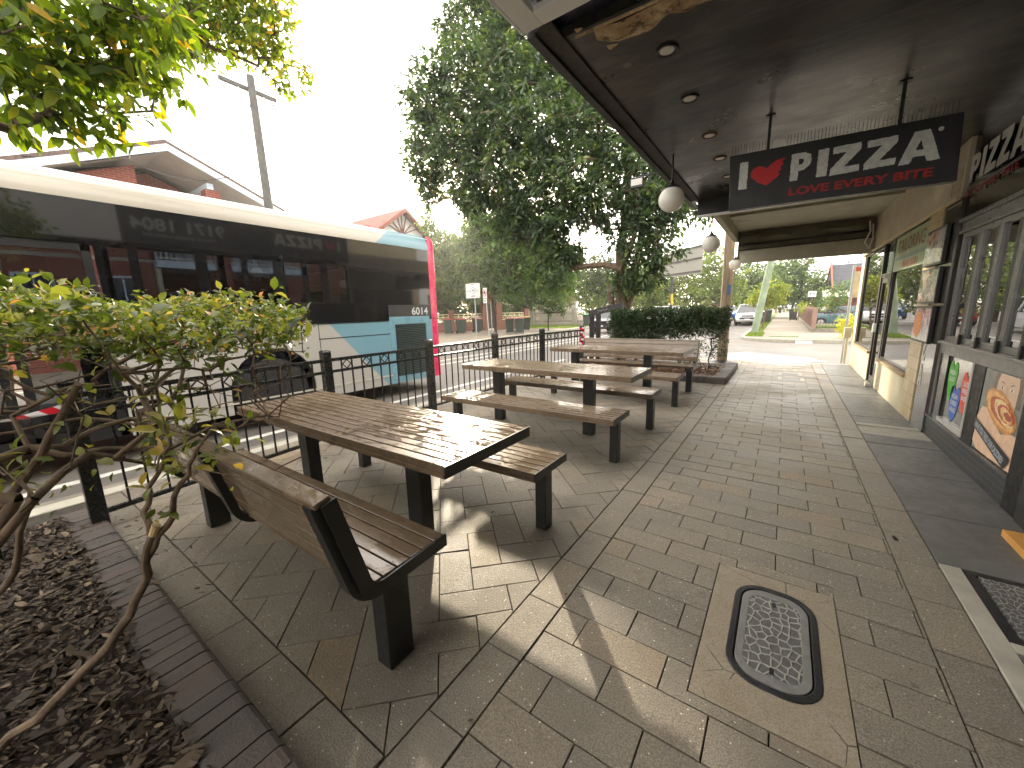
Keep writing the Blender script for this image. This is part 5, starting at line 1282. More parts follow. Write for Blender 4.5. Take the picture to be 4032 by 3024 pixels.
# ------------------------------------------------------------------ trees further off
M['leaf_mid']=leaf_mat('mid green leaf',[(0,srgb(52,74,44)),(.5,srgb(78,104,54)),(.85,srgb(112,134,60)),(1,srgb(160,164,72))],.4,.45)
M['leaf_far']=leaf_mat('hazy olive leaf',[(0,srgb(74,90,56)),(.5,srgb(104,120,64)),(.85,srgb(144,150,74)),(1,srgb(184,176,90))],.4,.6)
M['leaf_yel']=leaf_mat('pale yellow green leaf',[(0,srgb(96,110,46)),(.5,srgb(140,148,60)),(1,srgb(190,184,90))],.45,.5)
mid=[(-20.27,21,7.74,1.8),(-17.33,20.5,6.66,1.8),(-19.99,20.5,5.16,1.6),(-16.63,20,4.51,1.5),(-15.04,21,6.99,1.8),(-14.41,20,4.59,1.6),(-12.69,20.5,5.53,1.6),(-12.1,20,3.59,1.3),(-15.92,19.5,3.0,.9),(-13.63,19.8,2.88,1.0),(-21.62,22,3.4,1.2),(-19.34,22,9.0,1.5),(-10.84,20.5,3.27,1.0),(-18.2,20.8,3.4,1.3),(-19.6,20.2,3.9,1.2),(-17.2,20.3,5.2,1.3),(-14.8,20,3.3,1.1)]
tree('street_tree',(-16.5,21.6,0),mid,[(-16.55,21.6,1.2),(-16.6,21.5,2.4),(-16.8,21.4,3.6)],'spreading mid green street tree over the bins across the road',120,.30,M['leaf_mid'],M['bark_dark'],71,kleaf=9,rtip=.02,rmax=.26,ntar=120,seg=.6,wid=.45,carve=[((-1.75,1.75,.78),1.3)])
tree('street_tree',(-13.77,24.27,0),[(-13.79,24,1.77,.8),(-13.05,24,2.37,.8),(-14.35,24,2.59,.8),(-12.7,24,1.5,.5)],[(-13.77,24.2,.6),(-13.7,24.2,1.2)],'small thin-trunked young tree on the verge across the road',95,.2,M['leaf_mid'],M['bark_dark'],72,kleaf=8,rtip=.014,rmax=.07,ntar=40,seg=.4)
tree('background_tree',(-8.2,38,0),[(-10.39,38,4.16,2.2),(-8.2,36,2.6,2.0),(-10.73,38,2.06,2.0),(-8.6,38,4.6,1.8)],[(-8.2,38,1.5)],'sunlit olive tree beyond the road, left of the large grey sign back',26,.4,M['leaf_far'],M['bark'],73,kleaf=9,rtip=.03,rmax=.25,ntar=60,seg=.8)
tree('background_tree',(-5.4,38,0),[(-6.4,36,3.03,2.0),(-5.33,38,3.81,2.4),(-6.09,40,5.59,1.6),(-4.51,38,2.4,1.9),(-6.32,34,1.9,1.4)],[(-5.5,38,1.5)],'sunlit olive tree beyond the road, between the sign back and the timber pole',26,.4,M['leaf_far'],M['bark'],74,kleaf=9,rtip=.03,rmax=.25,ntar=60,seg=.8)
tree('background_tree',(-3.9,56,0),[(-4.22,55,4.63,2.8),(-4.54,55,2.48,2.6),(-2.6,55,4.3,2.4)],[(-3.9,56,2)],'dark round tree far down the street, behind the hanging globe lamp',20,.5,M['leaf_mid'],M['bark'],75,kleaf=9,rtip=.03,rmax=.3,ntar=50,seg=1.)
tree('background_tree',(.6,50,0),[(-.16,50,4.55,2.3),(1.46,50,3.52,2.1),(-.37,48,2.8,2.0),(2.25,48,2.3,1.7),(-1.94,50,2.2,1.7),(.6,51,5.0,1.6)],[(.6,50,2)],'broad dark tree over the far footpath, right of the leaning green pole',22,.45,M['leaf_mid'],M['bark'],76,kleaf=9,rtip=.03,rmax=.3,ntar=60,seg=1.)
tree('street_tree',(-1.05,28,0),[(-1.34,28,1.93,.5),(-.91,28,2.32,.55),(-.42,28,1.9,.5),(-1.68,28,1.67,.4),(-.73,28,1.6,.45),(-.24,28,2.42,.4)],[(-1.0,28,.5),(-.95,28,1.1)],'small bright yellow green street tree just behind the leaning green pole',170,.16,M['leaf_yel'],M['bark'],77,kleaf=8,rtip=.012,rmax=.09,ntar=50,seg=.3)
tree('garden_tree',(2.6,37,0),[(2.14,38,1.2,.7),(2.6,36,1.89,1.0),(2.81,36,1.08,.8),(3.4,37,2.2,.9)],[(2.6,37,.6)],'bushy green garden tree in front of the far brick house',60,.2,M['leaf_mid'],M['bark'],78,kleaf=8,rtip=.012,rmax=.09,ntar=30,seg=.4)
tree('garden_shrub',(1.2,36,0),[(.99,37,1.1,.4),(1.3,36,1.0,.4)],[(1.2,36,.4)],'small bright green shrub behind the far white sign',120,.14,M['leaf_yel'],M['bark'],79,kleaf=8,rtip=.01,rmax=.05,ntar=12,seg=.3,cat='shrub')
tree('round_shrub',(2.12,20.6,0),[(2.12,20.6,.62,.42),(2.14,20.6,.3,.34)],[(2.12,20.6,.2)],'round golden yellow shrub at the shop corner across the side street',700,.07,leaf_mat('golden leaf',[(0,srgb(150,150,20)),(1,srgb(232,216,40))],.5,.5),M['bark'],80,kleaf=8,rtip=.006,rmax=.03,ntar=14,seg=.2,cat='shrub')
tree('garden_tree',(-24.5,26,0),[(-23.5,25,2.2,1.6),(-25,23,2.6,1.8),(-22,28,2.4,1.6),(-20.5,31,2.2,1.6),(-26,21,3,1.8),(-22.5,25.5,5.2,2.2),(-25,28.5,5.6,2.6),(-20,29.5,5.6,2.4),(-28,25,5,2.6),(-16.8,31.5,5.2,2.4),(-21,32,4.5,2.6),(-15,36,4.5,2.6),(-25.6,15,1.6,1.3),(-24.6,17,1.7,1.4),(-23.7,19,1.6,1.4),(-22.9,21,1.7,1.4),(-22,23,1.7,1.4),(-21.1,25,1.6,1.3),(-20.3,27,1.5,1.2),(-24.8,18,3.6,1.6),(-23.2,21.5,3.7,1.7),(-21.8,24.5,3.6,1.6)],[(-24.5,26,1.2)],'dark garden trees screening the yard behind the brick wall',46,.36,leaf_mat('deep green leaf',[(0,srgb(40,56,36)),(1,srgb(84,104,54))],.3,.5),M['bark_dark'],81,kleaf=10,rtip=.02,rmax=.2,ntar=40,seg=.7)
tree('background_tree',(-15.5,44,0),[(-15.5,44,3,2.6),(-12.5,46,3.2,2.6),(-18.5,45,3.4,2.6),(-22,44,4,2.8),(-11,42,2.2,1.8)],[(-15.5,44,2)],'mass of mid green trees closing the view beyond the far pillar fence',20,.5,M['leaf_far'],M['bark'],82,kleaf=9,rtip=.03,rmax=.3,ntar=50,seg=1.)
tree('background_tree',(-1.5,92,0),[(-6,92,3.5,3.6),(-1,95,3.2,3.4),(4,95,3.6,3.6),(9,92,4,4),(-11,88,4,3.6),(15,90,5,4)],[(-1.5,92,2)],'distant trees closing the end of the street',12,.8,M['leaf_mid'],M['bark'],83,kleaf=8,rtip=.05,rmax=.3,ntar=40,seg=1.5)
tree('background_tree',(-30,70,0),[(-30,70,5,5),(-22,72,5,5),(-38,66,6,5),(-46,60,6,5),(-52,50,6,5)],[(-30,70,2)],'distant trees behind the houses across the road',8,.9,M['leaf_mid'],M['bark'],84,kleaf=8,rtip=.05,rmax=.3,ntar=40,seg=1.5)
tree('background_tree',(13,60,0),[(10,58,4,3.4),(15,60,5,4),(20,62,6,4.5),(27,60,6,5),(8,66,4,3)],[(13,60,2)],'distant trees behind the brick house with the slate roof',10,.7,M['leaf_mid'],M['bark'],85,kleaf=8,rtip=.05,rmax=.3,ntar=40,seg=1.5)

# ------------------------------------------------------------------ houses
M['brick']=brick_mat('red brick',srgb(150,70,54),srgb(132,58,46),srgb(150,130,112)); M['brickx']=brick_mat('red brick x',srgb(150,70,54),srgb(132,58,46),srgb(150,130,112),'xz')
M['brickd']=brick_mat('brown wall brick',srgb(136,82,62),srgb(112,66,52),srgb(130,118,104),'diag')
def rooftile(name,c):
    k=NT(name); g=k.n('NewGeometry').outputs['Position']; w=k.n('TexWave',Scale=1.6,_bands_direction='X',_wave_profile='SAW'); k.set(w.inputs['Vector'],g)
    w2=k.n('TexWave',Scale=2.4,_bands_direction='Y'); k.set(w2.inputs['Vector'],g)
    cc=k.mix(k.rng(k.noise(2,6,.7,g),.3,.7),c,tuple(x*.55 for x in c)); return k.done(k.bsdf(cc,.75,0,k.bump(k.math('ADD',w.outputs['Fac'],w2.outputs['Fac']),.8,.05)))
M['tile']=rooftile('weathered roof tile',srgb(104,84,76)); M['tile_red']=rooftile('red roof tile',srgb(138,70,58)); M['slate']=rooftile('slate roof',srgb(70,74,84))
M['eave']=pbr('white eaves paint',srgb(196,210,222),.6,0,.06,2); M['eaveu']=pbr('eave lining',srgb(200,194,182),.8,0,.1,2); M['winglass']=pbr('house window glass',(.05,.07,.09),.06,0,.3,1,spec=.9)
h1=empty('brick_apartments',(-22,2,0),'red brick apartment building with white gabled eaves behind the bus','building')
XF=-17.0
MB().box(-32,-17.8,-9,4.2,0,5.6).box(-32,-19.6,4.2005,9.4,0,5.6).build('wall',M['brick'],h1)
# gable walls under the slopes (apex at y=4.93, z=7.2)
def slope(y): return 7.0-abs(y-4.93)*.425
MB().poly([(-17.8,1.7,5.6),(-17.8,4.2,5.6),(-17.8,4.2,slope(4.2)-.25),(-17.8,1.7,slope(1.7)-.2)],(-2,0,0)).build('gable_wall',M['brick'],h1)
MB().poly([(-19.6,4.201,5.6),(-19.6,8.9,5.6),(-19.6,8.0,slope(8.0)-.25),(-19.6,4.93,slope(4.93)-.25),(-19.6,4.201,slope(4.2)-.25)],(-2,0,0)).build('gable_wall',M['brick'],h1)
MB().box(-17.9,-17.45,5.95,6.4,0,6.05).build('pillar',M['brick'],h1)
MB().box(-19.6,-17.4,6.0,6.2,6.051,6.25).build('beam',M['eave'],h1)
for s in (-1,1):
    ye=4.93+s*3.75 if s<0 else 4.93+4.4
    a=(XF-.1,4.93,7.12); b=(XF-.1,ye,7.12-abs(ye-4.93)*.425)
    MB().poly([a,b,(b[0],b[1],b[2]+.14),(a[0],a[1],a[2]+.14)],(-15,0,0)).build('roof',M['tile'],h1)
    MB().poly([(XF,4.93+s*.0,6.90),(XF,ye,6.90-abs(ye-4.93)*.425),(XF,ye,7.11-abs(ye-4.93)*.425),(XF,4.93,7.11)],(-.09,0,0)).build('bargeboard',M['eave'],h1)
    MB().poly([(XF-.1,4.93,6.98),(XF-.1,ye,6.98-abs(ye-4.93)*.425),(XF-.1,ye,7.0-abs(ye-4.93)*.425),(XF-.1,4.93,7.0)],(-3,0,0)).build('eave_lining',M['eaveu'],h1)
MB().add([(-33,-10,5.55),(-17,-10,5.55),(-17,1.3,5.55),(-33,1.3,5.55),(-25,-7,7.0),(-25,1.3,7.0)],[(0,1,4),(1,2,5,4),(3,0,4,5),(0,3,2,1),(2,3,5)]).build('roof',M['tile'],h1)
MB().box(-17.06,-17,-10,1.3,5.4,5.6).build('gutter',M['eave'],h1)
MB().box(-17.83,-17.79,-9,4.2,3.38,3.48).build('string_course',M['concrete_light'],h1)
def house_window(par,x,y0,y1,z0,z1,frame,nx=1):
    m=MB(); w=.07; m.box(x,x+.05,y0,y1,z0,z0+w).box(x,x+.05,y0,y1,z1-w,z1).box(x,x+.05,y0,y0+w,z0+w,z1-w).box(x,x+.05,y1-w,y1,z0+w,z1-w)
    for i in range(1,nx+1): 
        yy=y0+(y1-y0)*i/(nx+1); m.box(x,x+.04,yy-.025,yy+.025,z0+w,z1-w)
    f=m.build('window',frame,par); MB().box(x-.01,x+.01,y0+w*.9,y1-w*.9,z0+w*.9,z1-w*.9).build('pane',M['winglass'],f)
for y0,y1,z0,z1 in ((3.0,3.75,1.7,2.9),(1.1,1.9,1.7,2.9),(-1.6,-.2,1.6,2.9),(-4.5,-3,1.6,2.9),(-1.6,-.2,4.0,5.1),(1.2,2.6,4.1,5.2)): house_window(h1,-17.79,y0,y1,z0,z1,M['eave'],1)
for y0,y1,z0,z1 in ((6.6,8.9,.5,2.5),(4.6,5.7,.5,2.5),(4.7,5.8,3.6,5.3),(6.7,8.8,3.6,5.3)): house_window(h1,-19.59,y0,y1,z0,z1,M['eave'],2)
for y0,y1 in ((4.25,5.93),(6.42,9.35)):
    bl=MB().box(-19.6,-17.5,y0,y1,3.22,3.46).build('balcony',M['eave'],h1)
    m=MB(); m.box(-17.56,-17.52,y0,y1,4.28,4.33).box(-17.56,-17.52,y0,y1,3.52,3.56)
    n=int((y1-y0)/.13)
    for i in range(n+1): y=y0+(y1-y0)*i/n; m.box(-17.55,-17.53,y-.012,y+.012,3.46,4.3)
    m.build('railing',M['white'],bl)
MB().box(-17.9,-17.6,4.21,4.34,0,3.2).build('downpipe_post',M['cream'],h1)
MB().tube([(XF-.02,1.75,5.85),(XF-.02,3.0,6.05),(XF-.02,4.6,6.75)],.02,5).build('cable',M['black'],h1)
# half timbered house
h2=empty('gabled_house',(-30,20.8,0),'red tiled house with a white gable of radiating timbers, behind the bus rear','house')
MB().box(-42,-24.6,18.6,23.0,0,7.3).build('wall',M['brick'],h2)
MB().poly([(-24.6,18.3,7.3),(-24.6,23.3,7.3),(-24.6,20.8,9.05)],(-16,0,0)).build('gable',M['white'],h2)
for s in (-1,1):
    e=(20.8+s*2.95); m=MB(); m.poly([(-24,20.8,9.12),(-24,e,7.05),(-24,e,7.17),(-24,20.8,9.26)],(-17,0,0)); m.build('roof',M['tile_red'],h2)
    m=MB(); m.poly([(-23.95,20.8,8.96),(-23.95,e,6.90),(-23.95,e,7.12),(-23.95,20.8,9.22)],(-.06,0,0)); m.build('bargeboard',M['tile_red'],h2)
m=MB()
for a in (-62,-40,-18,0,18,40,62):
    t=math.radians(a); L=1.35 if abs(a)<50 else 1.9; m.bar((-24.55,20.8+.15*math.sin(t),7.4+.1),(-24.55,20.8+L*math.sin(t)*(1 if abs(a)<50 else 1),7.4+.1+L*math.cos(t)*.95 if abs(a)<30 else 7.5+L*math.cos(t)*.72),.09,.06)
m.box(-24.6,-24.52,18.5,23.1,7.32,7.45); m.build('timber_rays',M['tile_red'],h2)
m=MB(); m.add([(-24.6,16.5,7.1),(-22.6,16.5,6.5),(-22.6,25,6.5),(-24.6,25,7.1)],[(0,1,2,3)]).build('verandah_roof',M['tile'],h2)
MB().box(-42,-26,13.5,18.6,0,6.6).build('side_wall',M['brick'],h2); MB().add([(-43,13,6.6),(-25.5,13,6.6),(-25.5,18.6,7.3),(-43,18.6,8.8),(-25.5,18.6,7.9)],[(0,1,2,4,3),(0,3,2,1)]).build('side_roof',M['tile_red'],h2)
house_window(h2,-24.59,19.4,20.4,4.2,5.8,M['eave'],1); house_window(h2,-24.59,21.2,22.2,4.2,5.8,M['eave'],1)
# far brick house with slate roof
h3=empty('brick_house',(6,47,0),'far red brick house with a steep dark slate roof at the right of the street','house')
MB().box(3.6,12,45,53,0,2.5).build('wall',M['brickx'],h3)
MB().add([(3.3,44.6,2.5),(12.3,44.6,2.5),(12.3,53.4,2.5),(3.3,53.4,2.5),(3.3,49,5.0),(12.3,49,5.0)],[(0,1,5,4),(2,3,4,5),(0,4,3),(1,2,5),(0,3,2,1)]).build('roof',M['slate'],h3)
MB().poly([(3.2,44.4,2.45),(3.2,49,4.95),(3.2,53.6,2.45),(3.2,53.6,2.7),(3.2,49,5.2),(3.2,44.4,2.7)],(.12,0,0)).build('bargeboard',pbr('terracotta trim',srgb(150,80,60),.7),h3)
m=MB()
for i in range(10): m.lathe([(.05,5.05),(.09,5.15),(.04,5.25)],(3.6+i*.9,49,0),8)
m.build('ridge_finials',M['slate'],h3)
MB().add([(2.6,43.4,1.9),(8,43.4,1.9),(8,45,2.6),(2.6,45,2.6)],[(0,1,2,3)]).tube([(2.8,43.5,0),(2.8,43.5,1.9)],.06,8).tube([(5,43.5,0),(5,43.5,1.9)],.06,8).build('verandah',M['eaveu'],h3)
h4=empty('far_houses',(-32,44,0),'pale houses glimpsed through the trees across the road','house')
MB().box(-34,-24,40,50,0,3.2).build('wall',M['paleboard'],h4); MB().add([(-34.5,39.5,3.2),(-23.5,39.5,3.2),(-23.5,50.5,3.2),(-34.5,50.5,3.2),(-29,43,5.4),(-29,47,5.4)],[(0,1,4),(1,2,5,4),(2,3,5),(3,0,4,5),(0,3,2,1)]).build('roof',M['tile_red'],h4)

# ------------------------------------------------------------------ brick garden wall with cream lattice rail
bw=empty('garden_wall',(-20.4,22.3,0),'low brown brick wall with brick piers and a cream cross-patterned rail behind the bins','wall')
A0=Vector((-24.9,13.2,0)); DW=Vector((.443,.896,0)); NW=Vector((.896,-.443,0))
def wp(s,n=0,z=0): return A0+DW*s+NW*n+Vector((0,0,z))
def wbox(m,s0,s1,n0,n1,z0,z1):
    q=[wp(s0,n0,z0),wp(s1,n0,z0),wp(s1,n1,z0),wp(s0,n1,z0),wp(s0,n0,z1),wp(s1,n0,z1),wp(s1,n1,z1),wp(s0,n1,z1)]
    m.add(q,[(0,3,2,1),(4,5,6,7),(0,1,5,4),(1,2,6,5),(2,3,7,6),(3,0,4,7)])
piers=[0,3.2,6.4,9.4,12.2,13.4,16.0]
for i,s in enumerate(piers):
    h=2.05 if i in (4,5) else 1.55; w=.5 if i in (4,5) else .36
    m=MB(); wbox(m,s-w/2,s+w/2,-w/2,w/2,0,h); pr_=m.build('pier',M['brickd'],bw); m=MB(); wbox(m,s-w/2-.04,s+w/2+.04,-w/2-.04,w/2+.04,h,h+.08); m.build('pier_cap',M['brickd'],pr_,bevel=.02)
m=MB(); ra=MB()
M['railcream']=pbr('cream iron rail',srgb(214,202,160),.5,0,.08,4)
for a,b in zip(piers,piers[1:]):
    if a==12.2: continue
    wbox(m,a+.2,b-.2,-.12,.12,0,.72)
    for z in (.80,1.12,1.30): ra.bar(wp(a+.2,0,z),wp(b-.2,0,z),.04,.05)
    n=max(2,round((b-a-.4)/.42)); st=(b-a-.4)/n
    for i in range(n+1):
        s=a+.2+st*i; ra.bar(wp(s,0,.72),wp(s,0,1.30),.035)
        if i<n: ra.bar(wp(s,0,.80),wp(s+st,0,1.12),.028); ra.bar(wp(s,.004,1.12),wp(s+st,.004,.80),.028)
m.build('brick_panel',M['brickd'],bw); ra.build('lattice_rail',M['railcream'],bw)
m=MB(); wbox(m,12.5,13.1,.0,.05,.1,1.5); m.build('gate',pbr('dark timber gate',(.06,.035,.025),.6,0,.2,8),bw)
# far pillar fence
pf=empty('picket_fence',(-17,33,0),'grey iron picket fence with pale stone pillars beyond the young tree','fence')
for x in (-20.6,-16.0):
    pr_=MB().box(x-.22,x+.22,32.9,33.3,0,1.45).build('stone_pillar',M['concrete_light'],pf,bevel=.02); MB().tbox(x-.26,x+.26,32.86,33.34,1.4501,1.75,.14,.14).build('pillar_cap',M['concrete_light'],pr_,bevel=.03)
m=MB(); m.box(-20.4,-16.2,33.08,33.12,.35,.40).box(-20.4,-16.2,33.08,33.12,1.1,1.15)
for i in range(43): m.box(-20.4+i*.1-.015,-20.4+i*.1+.015,33.05,33.08,.1,1.3)
m.build('pickets',M['concrete'],pf)
m=MB(); m.box(-15.8,-13.6,33.08,33.12,.35,.40).box(-15.8,-13.6,33.08,33.12,.95,1.0)
for i in range(22): m.box(-15.8+i*.1-.015,-15.8+i*.1+.015,33.05,33.08,.1,1.1)
m.build('pickets',M['concrete'],pf)
MB().box(-20.6,-13.6,33.0,33.3,0,.2).build('plinth',M['concrete_light'],pf)
# fence of the far corner garden
gf=empty('iron_fence',(3,25,0),'low dark iron picket fence in front of the sunlit lawn across the side street','fence')
MB().box(1.3,12,25.0,25.25,-.02,.16).build('plinth',M['concrete'],gf)
m=MB(); m.box(1.35,12,25.1,25.13,.95,.99).box(1.35,12,25.1,25.13,.22,.25)
for i in range(88): x=1.4+i*.12; m.box(x-.009,x+.009,25.105,25.125,.16,1.08)
m.build('pickets',pbr('dull brown iron',(.05,.03,.025),.6,0,.2,5),gf)
gf2=empty('paling_fence',(1.25,33,0),'reddish brown fence running down the far footpath','fence')
m=MB()
for i in range(26): m.box(1.25,1.30,25.3+i*1.0,26.26+i*1.0,.18,1.12)
m.build('fence_board',pbr('red brown fence boards',srgb(100,86,80),.7,0,.2,3,.2),gf2); MB().box(1.15,1.32,25.0,52,-.02,.18).build('plinth',M['concrete'],gf2)
M['pinkpost']=pbr('pink brown posts',srgb(140,112,102),.7,0,.1,3)
for i in range(14): MB().box(1.17,1.36,25.02+i*2,25.2+i*2,.18,1.22).build('post',M['pinkpost'],gf2)

# ------------------------------------------------------------------ bins
M['bin_green']=pbr('dark green bin plastic',srgb(52,66,60),.5,0,.1,5,.1); M['bin_black']=pbr('dark grey bin plastic',srgb(46,52,52),.5,0,.1,5,.1)
M['lid_red']=pbr('red bin lid',srgb(150,34,44),.45,0,.1,5); M['lid_green']=pbr('green bin lid',srgb(60,150,96),.45); M['lid_yellow']=pbr('yellow bin lid',srgb(176,140,40),.45); M['sticker_red']=pbr('red sticker',srgb(220,70,60),.5)
def make_bin(lid,st,rz,loc,label,body=None):
    t=empty('wheelie_bin',(0,0,0),label,'bin','wheelie bins on the footpaths'); b=body or M['bin_green']
    MB().add([(-.21,-.23,.06),(.21,-.23,.06),(.21,.23,.06),(-.21,.23,.06),(-.28,-.33,.93),(.28,-.33,.93),(.28,.30,.93),(-.28,.30,.93)],[(0,3,2,1),(4,5,6,7),(0,1,5,4),(1,2,6,5),(2,3,7,6),(3,0,4,7)]).build('body',b,t,bevel=.02,world=False)
    MB().box(-.30,.30,-.36,.30,.92,.955).build('rim',b,t,bevel=.01,world=False)
    MB().add([(-.30,-.38,.956),(.30,-.38,.956),(.30,.33,.956),(-.30,.33,.956),(-.24,-.28,1.01),(.24,-.28,1.01),(.26,.30,1.03),(-.26,.30,1.03)],[(0,3,2,1),(4,5,6,7),(0,1,5,4),(1,2,6,5),(2,3,7,6),(3,0,4,7)]).build('lid',lid,t,bevel=.012,world=False)
    MB().tube([(-.22,.36,.93),(.22,.36,.93)],.016,8).build('handle',b,t,world=False)
    for s in (-1,1): MB().lathe([(.10,-.025),(.10,.025),(.02,.025)],(s*.25,.22,.10),14,'x').build('wheel',M['tyre'],t,world=False)
    if st is not None: MB().add([(-.09,-.262,.46),(.09,-.262,.46),(.09,-.301,.78),(-.09,-.301,.78)],[(0,1,2,3)]).build('sticker',st,t,world=False)
    t.location=loc; t.rotation_euler=(0,0,rz); return t
make_bin(M['lid_red'],M['sign_white'],math.radians(35),(-19.15,19.65,0),'leftmost red lidded bin across the road, with a pale sticker, just behind the bus')
make_bin(M['lid_red'],M['sticker_red'],math.radians(70),(-18.35,20.1,0),'second red lidded bin from the bus, with a red sticker on its side')
make_bin(M['lid_red'],M['sticker_red'],math.radians(75),(-18.3,21.8,0),'red lidded bin standing alone beside the two-post sign')
make_bin(M['lid_red'],M['sign_white'],math.radians(30),(-15.05,21.3,0),'red lidded bin right of the tree trunk, left of its pair')
make_bin(M['lid_red'],M['sign_white'],math.radians(30),(-14.2,21.15,0),'red lidded bin at the right of the pair, in front of the yellow lidded bin')
make_bin(M['lid_yellow'],M['sign_white'],math.radians(50),(-15.9,24.6,0),'yellow lidded bin behind the pair of red lidded bins')
make_bin(M['lid_green'],M['sign_white'],math.radians(20),(-14.3,31.9,0),'green lidded bin standing alone beside the far pale pillar')
make_bin(M['bin_black'],None,math.radians(-10),(.62,42,0),'dark bin on the far footpath beside the red brown fence',M['bin_black'])
make_bin(M['bin_black'],None,math.radians(10),(-1.15,38,0),'dark bin beside the tree trunks at the left of the far footpath',M['bin_black'])

# ------------------------------------------------------------------ signs and poles
s=empty('area_sign',(-15.3,18.1,0),'wide white road sign reading END 40 AREA on a grey post','road sign')
MB().tube([(-15.3,18.1,0),(-15.32,18.1,3.1)],.035,10).build('post',M['galv'],s)
MB().box(-15.95,-14.85,18.03,18.05,2.27,3.12).build('board',pbr('faded white board',srgb(196,198,196),.5,0,.12,2,dirt=.3),s,bevel=.004)
MB().box(-15.9,-14.9,18.022,18.028,2.66,2.69).build('joint_strip',M['concrete'],s)
MB().box(-15.55,-15.17,18.015,18.021,2.28,3.14).build('plate',M['sign_white'],s)
textmesh('lettering','END',M['ink'],s,(-15.52,18.014,3.0),(1,0,0),(0,0,1),w=.30,h=.11,bold=.02)
textmesh('lettering','40',M['ink'],s,(-15.46,18.014,2.63),(1,0,0),(0,0,1),w=.20,h=.17,bold=.01)
textmesh('lettering','AREA',M['ink'],s,(-15.53,18.014,2.33),(1,0,0),(0,0,1),w=.34,h=.12,bold=.02)
o=ring([(x,z) for x,z in disc(0,0,.185,.185,28)],[(x,z) for x,z in disc(0,0,.155,.155,28)],0,.004); o.v=[(-15.36+x,18.014-y,2.715+z) for x,z,y in o.v]; o.build('circle',M['ink'],s)
s=empty('turn_ban_sign',(-14.6,18.3,0),'white sign with a red slashed circle and a small plate below, on a thin post','road sign')
MB().tube([(-14.5,18.3,0),(-14.65,18.3,2.8)],.028,8).build('post',M['galv'],s)
MB().box(-14.80,-14.50,18.23,18.25,2.23,2.83).build('plate',M['sign_white'],s,bevel=.003); MB().box(-14.78,-14.52,18.23,18.25,1.95,2.20).build('lower_plate',M['sign_white'],s,bevel=.003)
o=ring(disc(0,0,.125,.22,24),disc(0,0,.10,.19,24),0,.004); o.v=[(-14.65+x,18.224-y,2.55+z) for x,z,y in o.v]; o.build('red_circle',M['red'],s)
MB().bar((-14.74,18.218,2.70),(-14.56,18.218,2.40),.004,.03).build('slash',M['red'],s)
MB().box(-14.73,-14.58,18.222,18.226,2.50,2.58).box(-14.68,-14.62,18.222,18.226,2.585,2.65).build('truck_symbol',M['ink'],s)
MB().box(-14.75,-14.56,18.224,18.228,2.10,2.125).build('text_line',M['ink'],s); MB().box(-14.71,-14.60,18.224,18.228,2.03,2.055).build('text_line',M['ink'],s)
s=empty('parking_sign',(-16.0,20.5,0),'small red and white parking sign beside the tree trunk across the road','road sign')
MB().tube([(-15.95,20.5,0),(-16.02,20.5,2.6)],.03,8).build('post',M['galv'],s); MB().box(-16.17,-15.88,20.43,20.45,2.05,2.66).build('plate',pbr('red faced plate',srgb(214,70,72),.5),s,bevel=.004)
MB().box(-16.15,-15.90,20.424,20.429,2.39,2.43).box(-16.15,-15.90,20.424,20.429,2.08,2.10).build('white_band',M['sign_white'],s)
MB().lathe([(.05,0),(.05,.004)],(-16.025,20.424,2.54),16,'y').build('symbol',M['sign_white'],s)
s=empty('large_sign',(-4.57,20,-.12),'large grey sign seen from behind on a dark post with a yellow band','road sign')
MB().tube([(-4.50,20,-.12),(-4.60,20,4.05)],.06,12).build('post',pbr('dark post',(.05,.05,.05),.5),s); MB().tube([(-4.525,20,1.55),(-4.54,20,2.05)],.064,12).build('yellow_band',pbr('yellow band',srgb(214,170,40),.5),s)
M['signback']=pbr('grey sign back',srgb(150,150,142),.5,.2,.08,1,.0)
MB().add([(-5.22,19.9,2.78),(-3.27,19.9,2.92),(-3.24,19.9,4.22),(-5.20,19.9,3.82),(-5.22,19.93,2.78),(-3.27,19.93,2.92),(-3.24,19.93,4.22),(-5.20,19.93,3.82)],[(0,1,2,3),(7,6,5,4),(0,4,5,1),(1,5,6,2),(2,6,7,3),(3,7,4,0)]).build('panel',M['signback'],s)
for a,b in (((-5.18,3.42),(-3.3,3.62)),((-5.18,2.92),(-3.3,3.04)),((-4.5,4.0),(-3.3,4.14))): MB().bar((a[0],19.87,a[1]),(b[0],19.87,b[1]),.05,.05).build('stiffener',M['alu'],s)
s=empty('house_sign',(1.38,32,0),'small white sign on a brown post above the far fence','sign')
MB().tube([(1.37,32,0),(1.36,32,1.95)],.035,8).build('post',pbr('brown post',srgb(110,70,48),.7),s); MB().box(1.14,1.56,31.94,31.97,1.84,2.20).build('plate',M['sign_white'],s,bevel=.004)
MB().lathe([(.05,0),(.05,.004)],(1.26,31.936,2.04),14,'y').box(1.34,1.50,31.934,31.938,2.02,2.06).build('mark',M['bin_green'],s)
s=empty('timber_pole',(-1.24,11.3,0),'weathered timber utility pole with a small blue tag behind the hedge','utility pole')
def timber():
    k=NT('weathered pole timber'); o=k.n('Mapping',Vector=k.n('NewGeometry').outputs['Position'],Scale=(22,22,1.1)).outputs[0]; a=k.noise(1.6,6,.65,o)
    c=k.ramp(a,[(.3,srgb(84,58,38)),(.46,srgb(134,118,98)),(.7,srgb(160,146,124))]); return k.done(k.bsdf(c,.85,0,k.bump(a,.8,.012)))
M['timber']=timber()
MB().tube([(-1.24,11.3,-.1),(-1.25,11.3,2),(-1.28,11.3,5),(-1.30,11.3,9)],[.125,.12,.115,.10],16).build('pole',M['timber'],s,smooth=True)
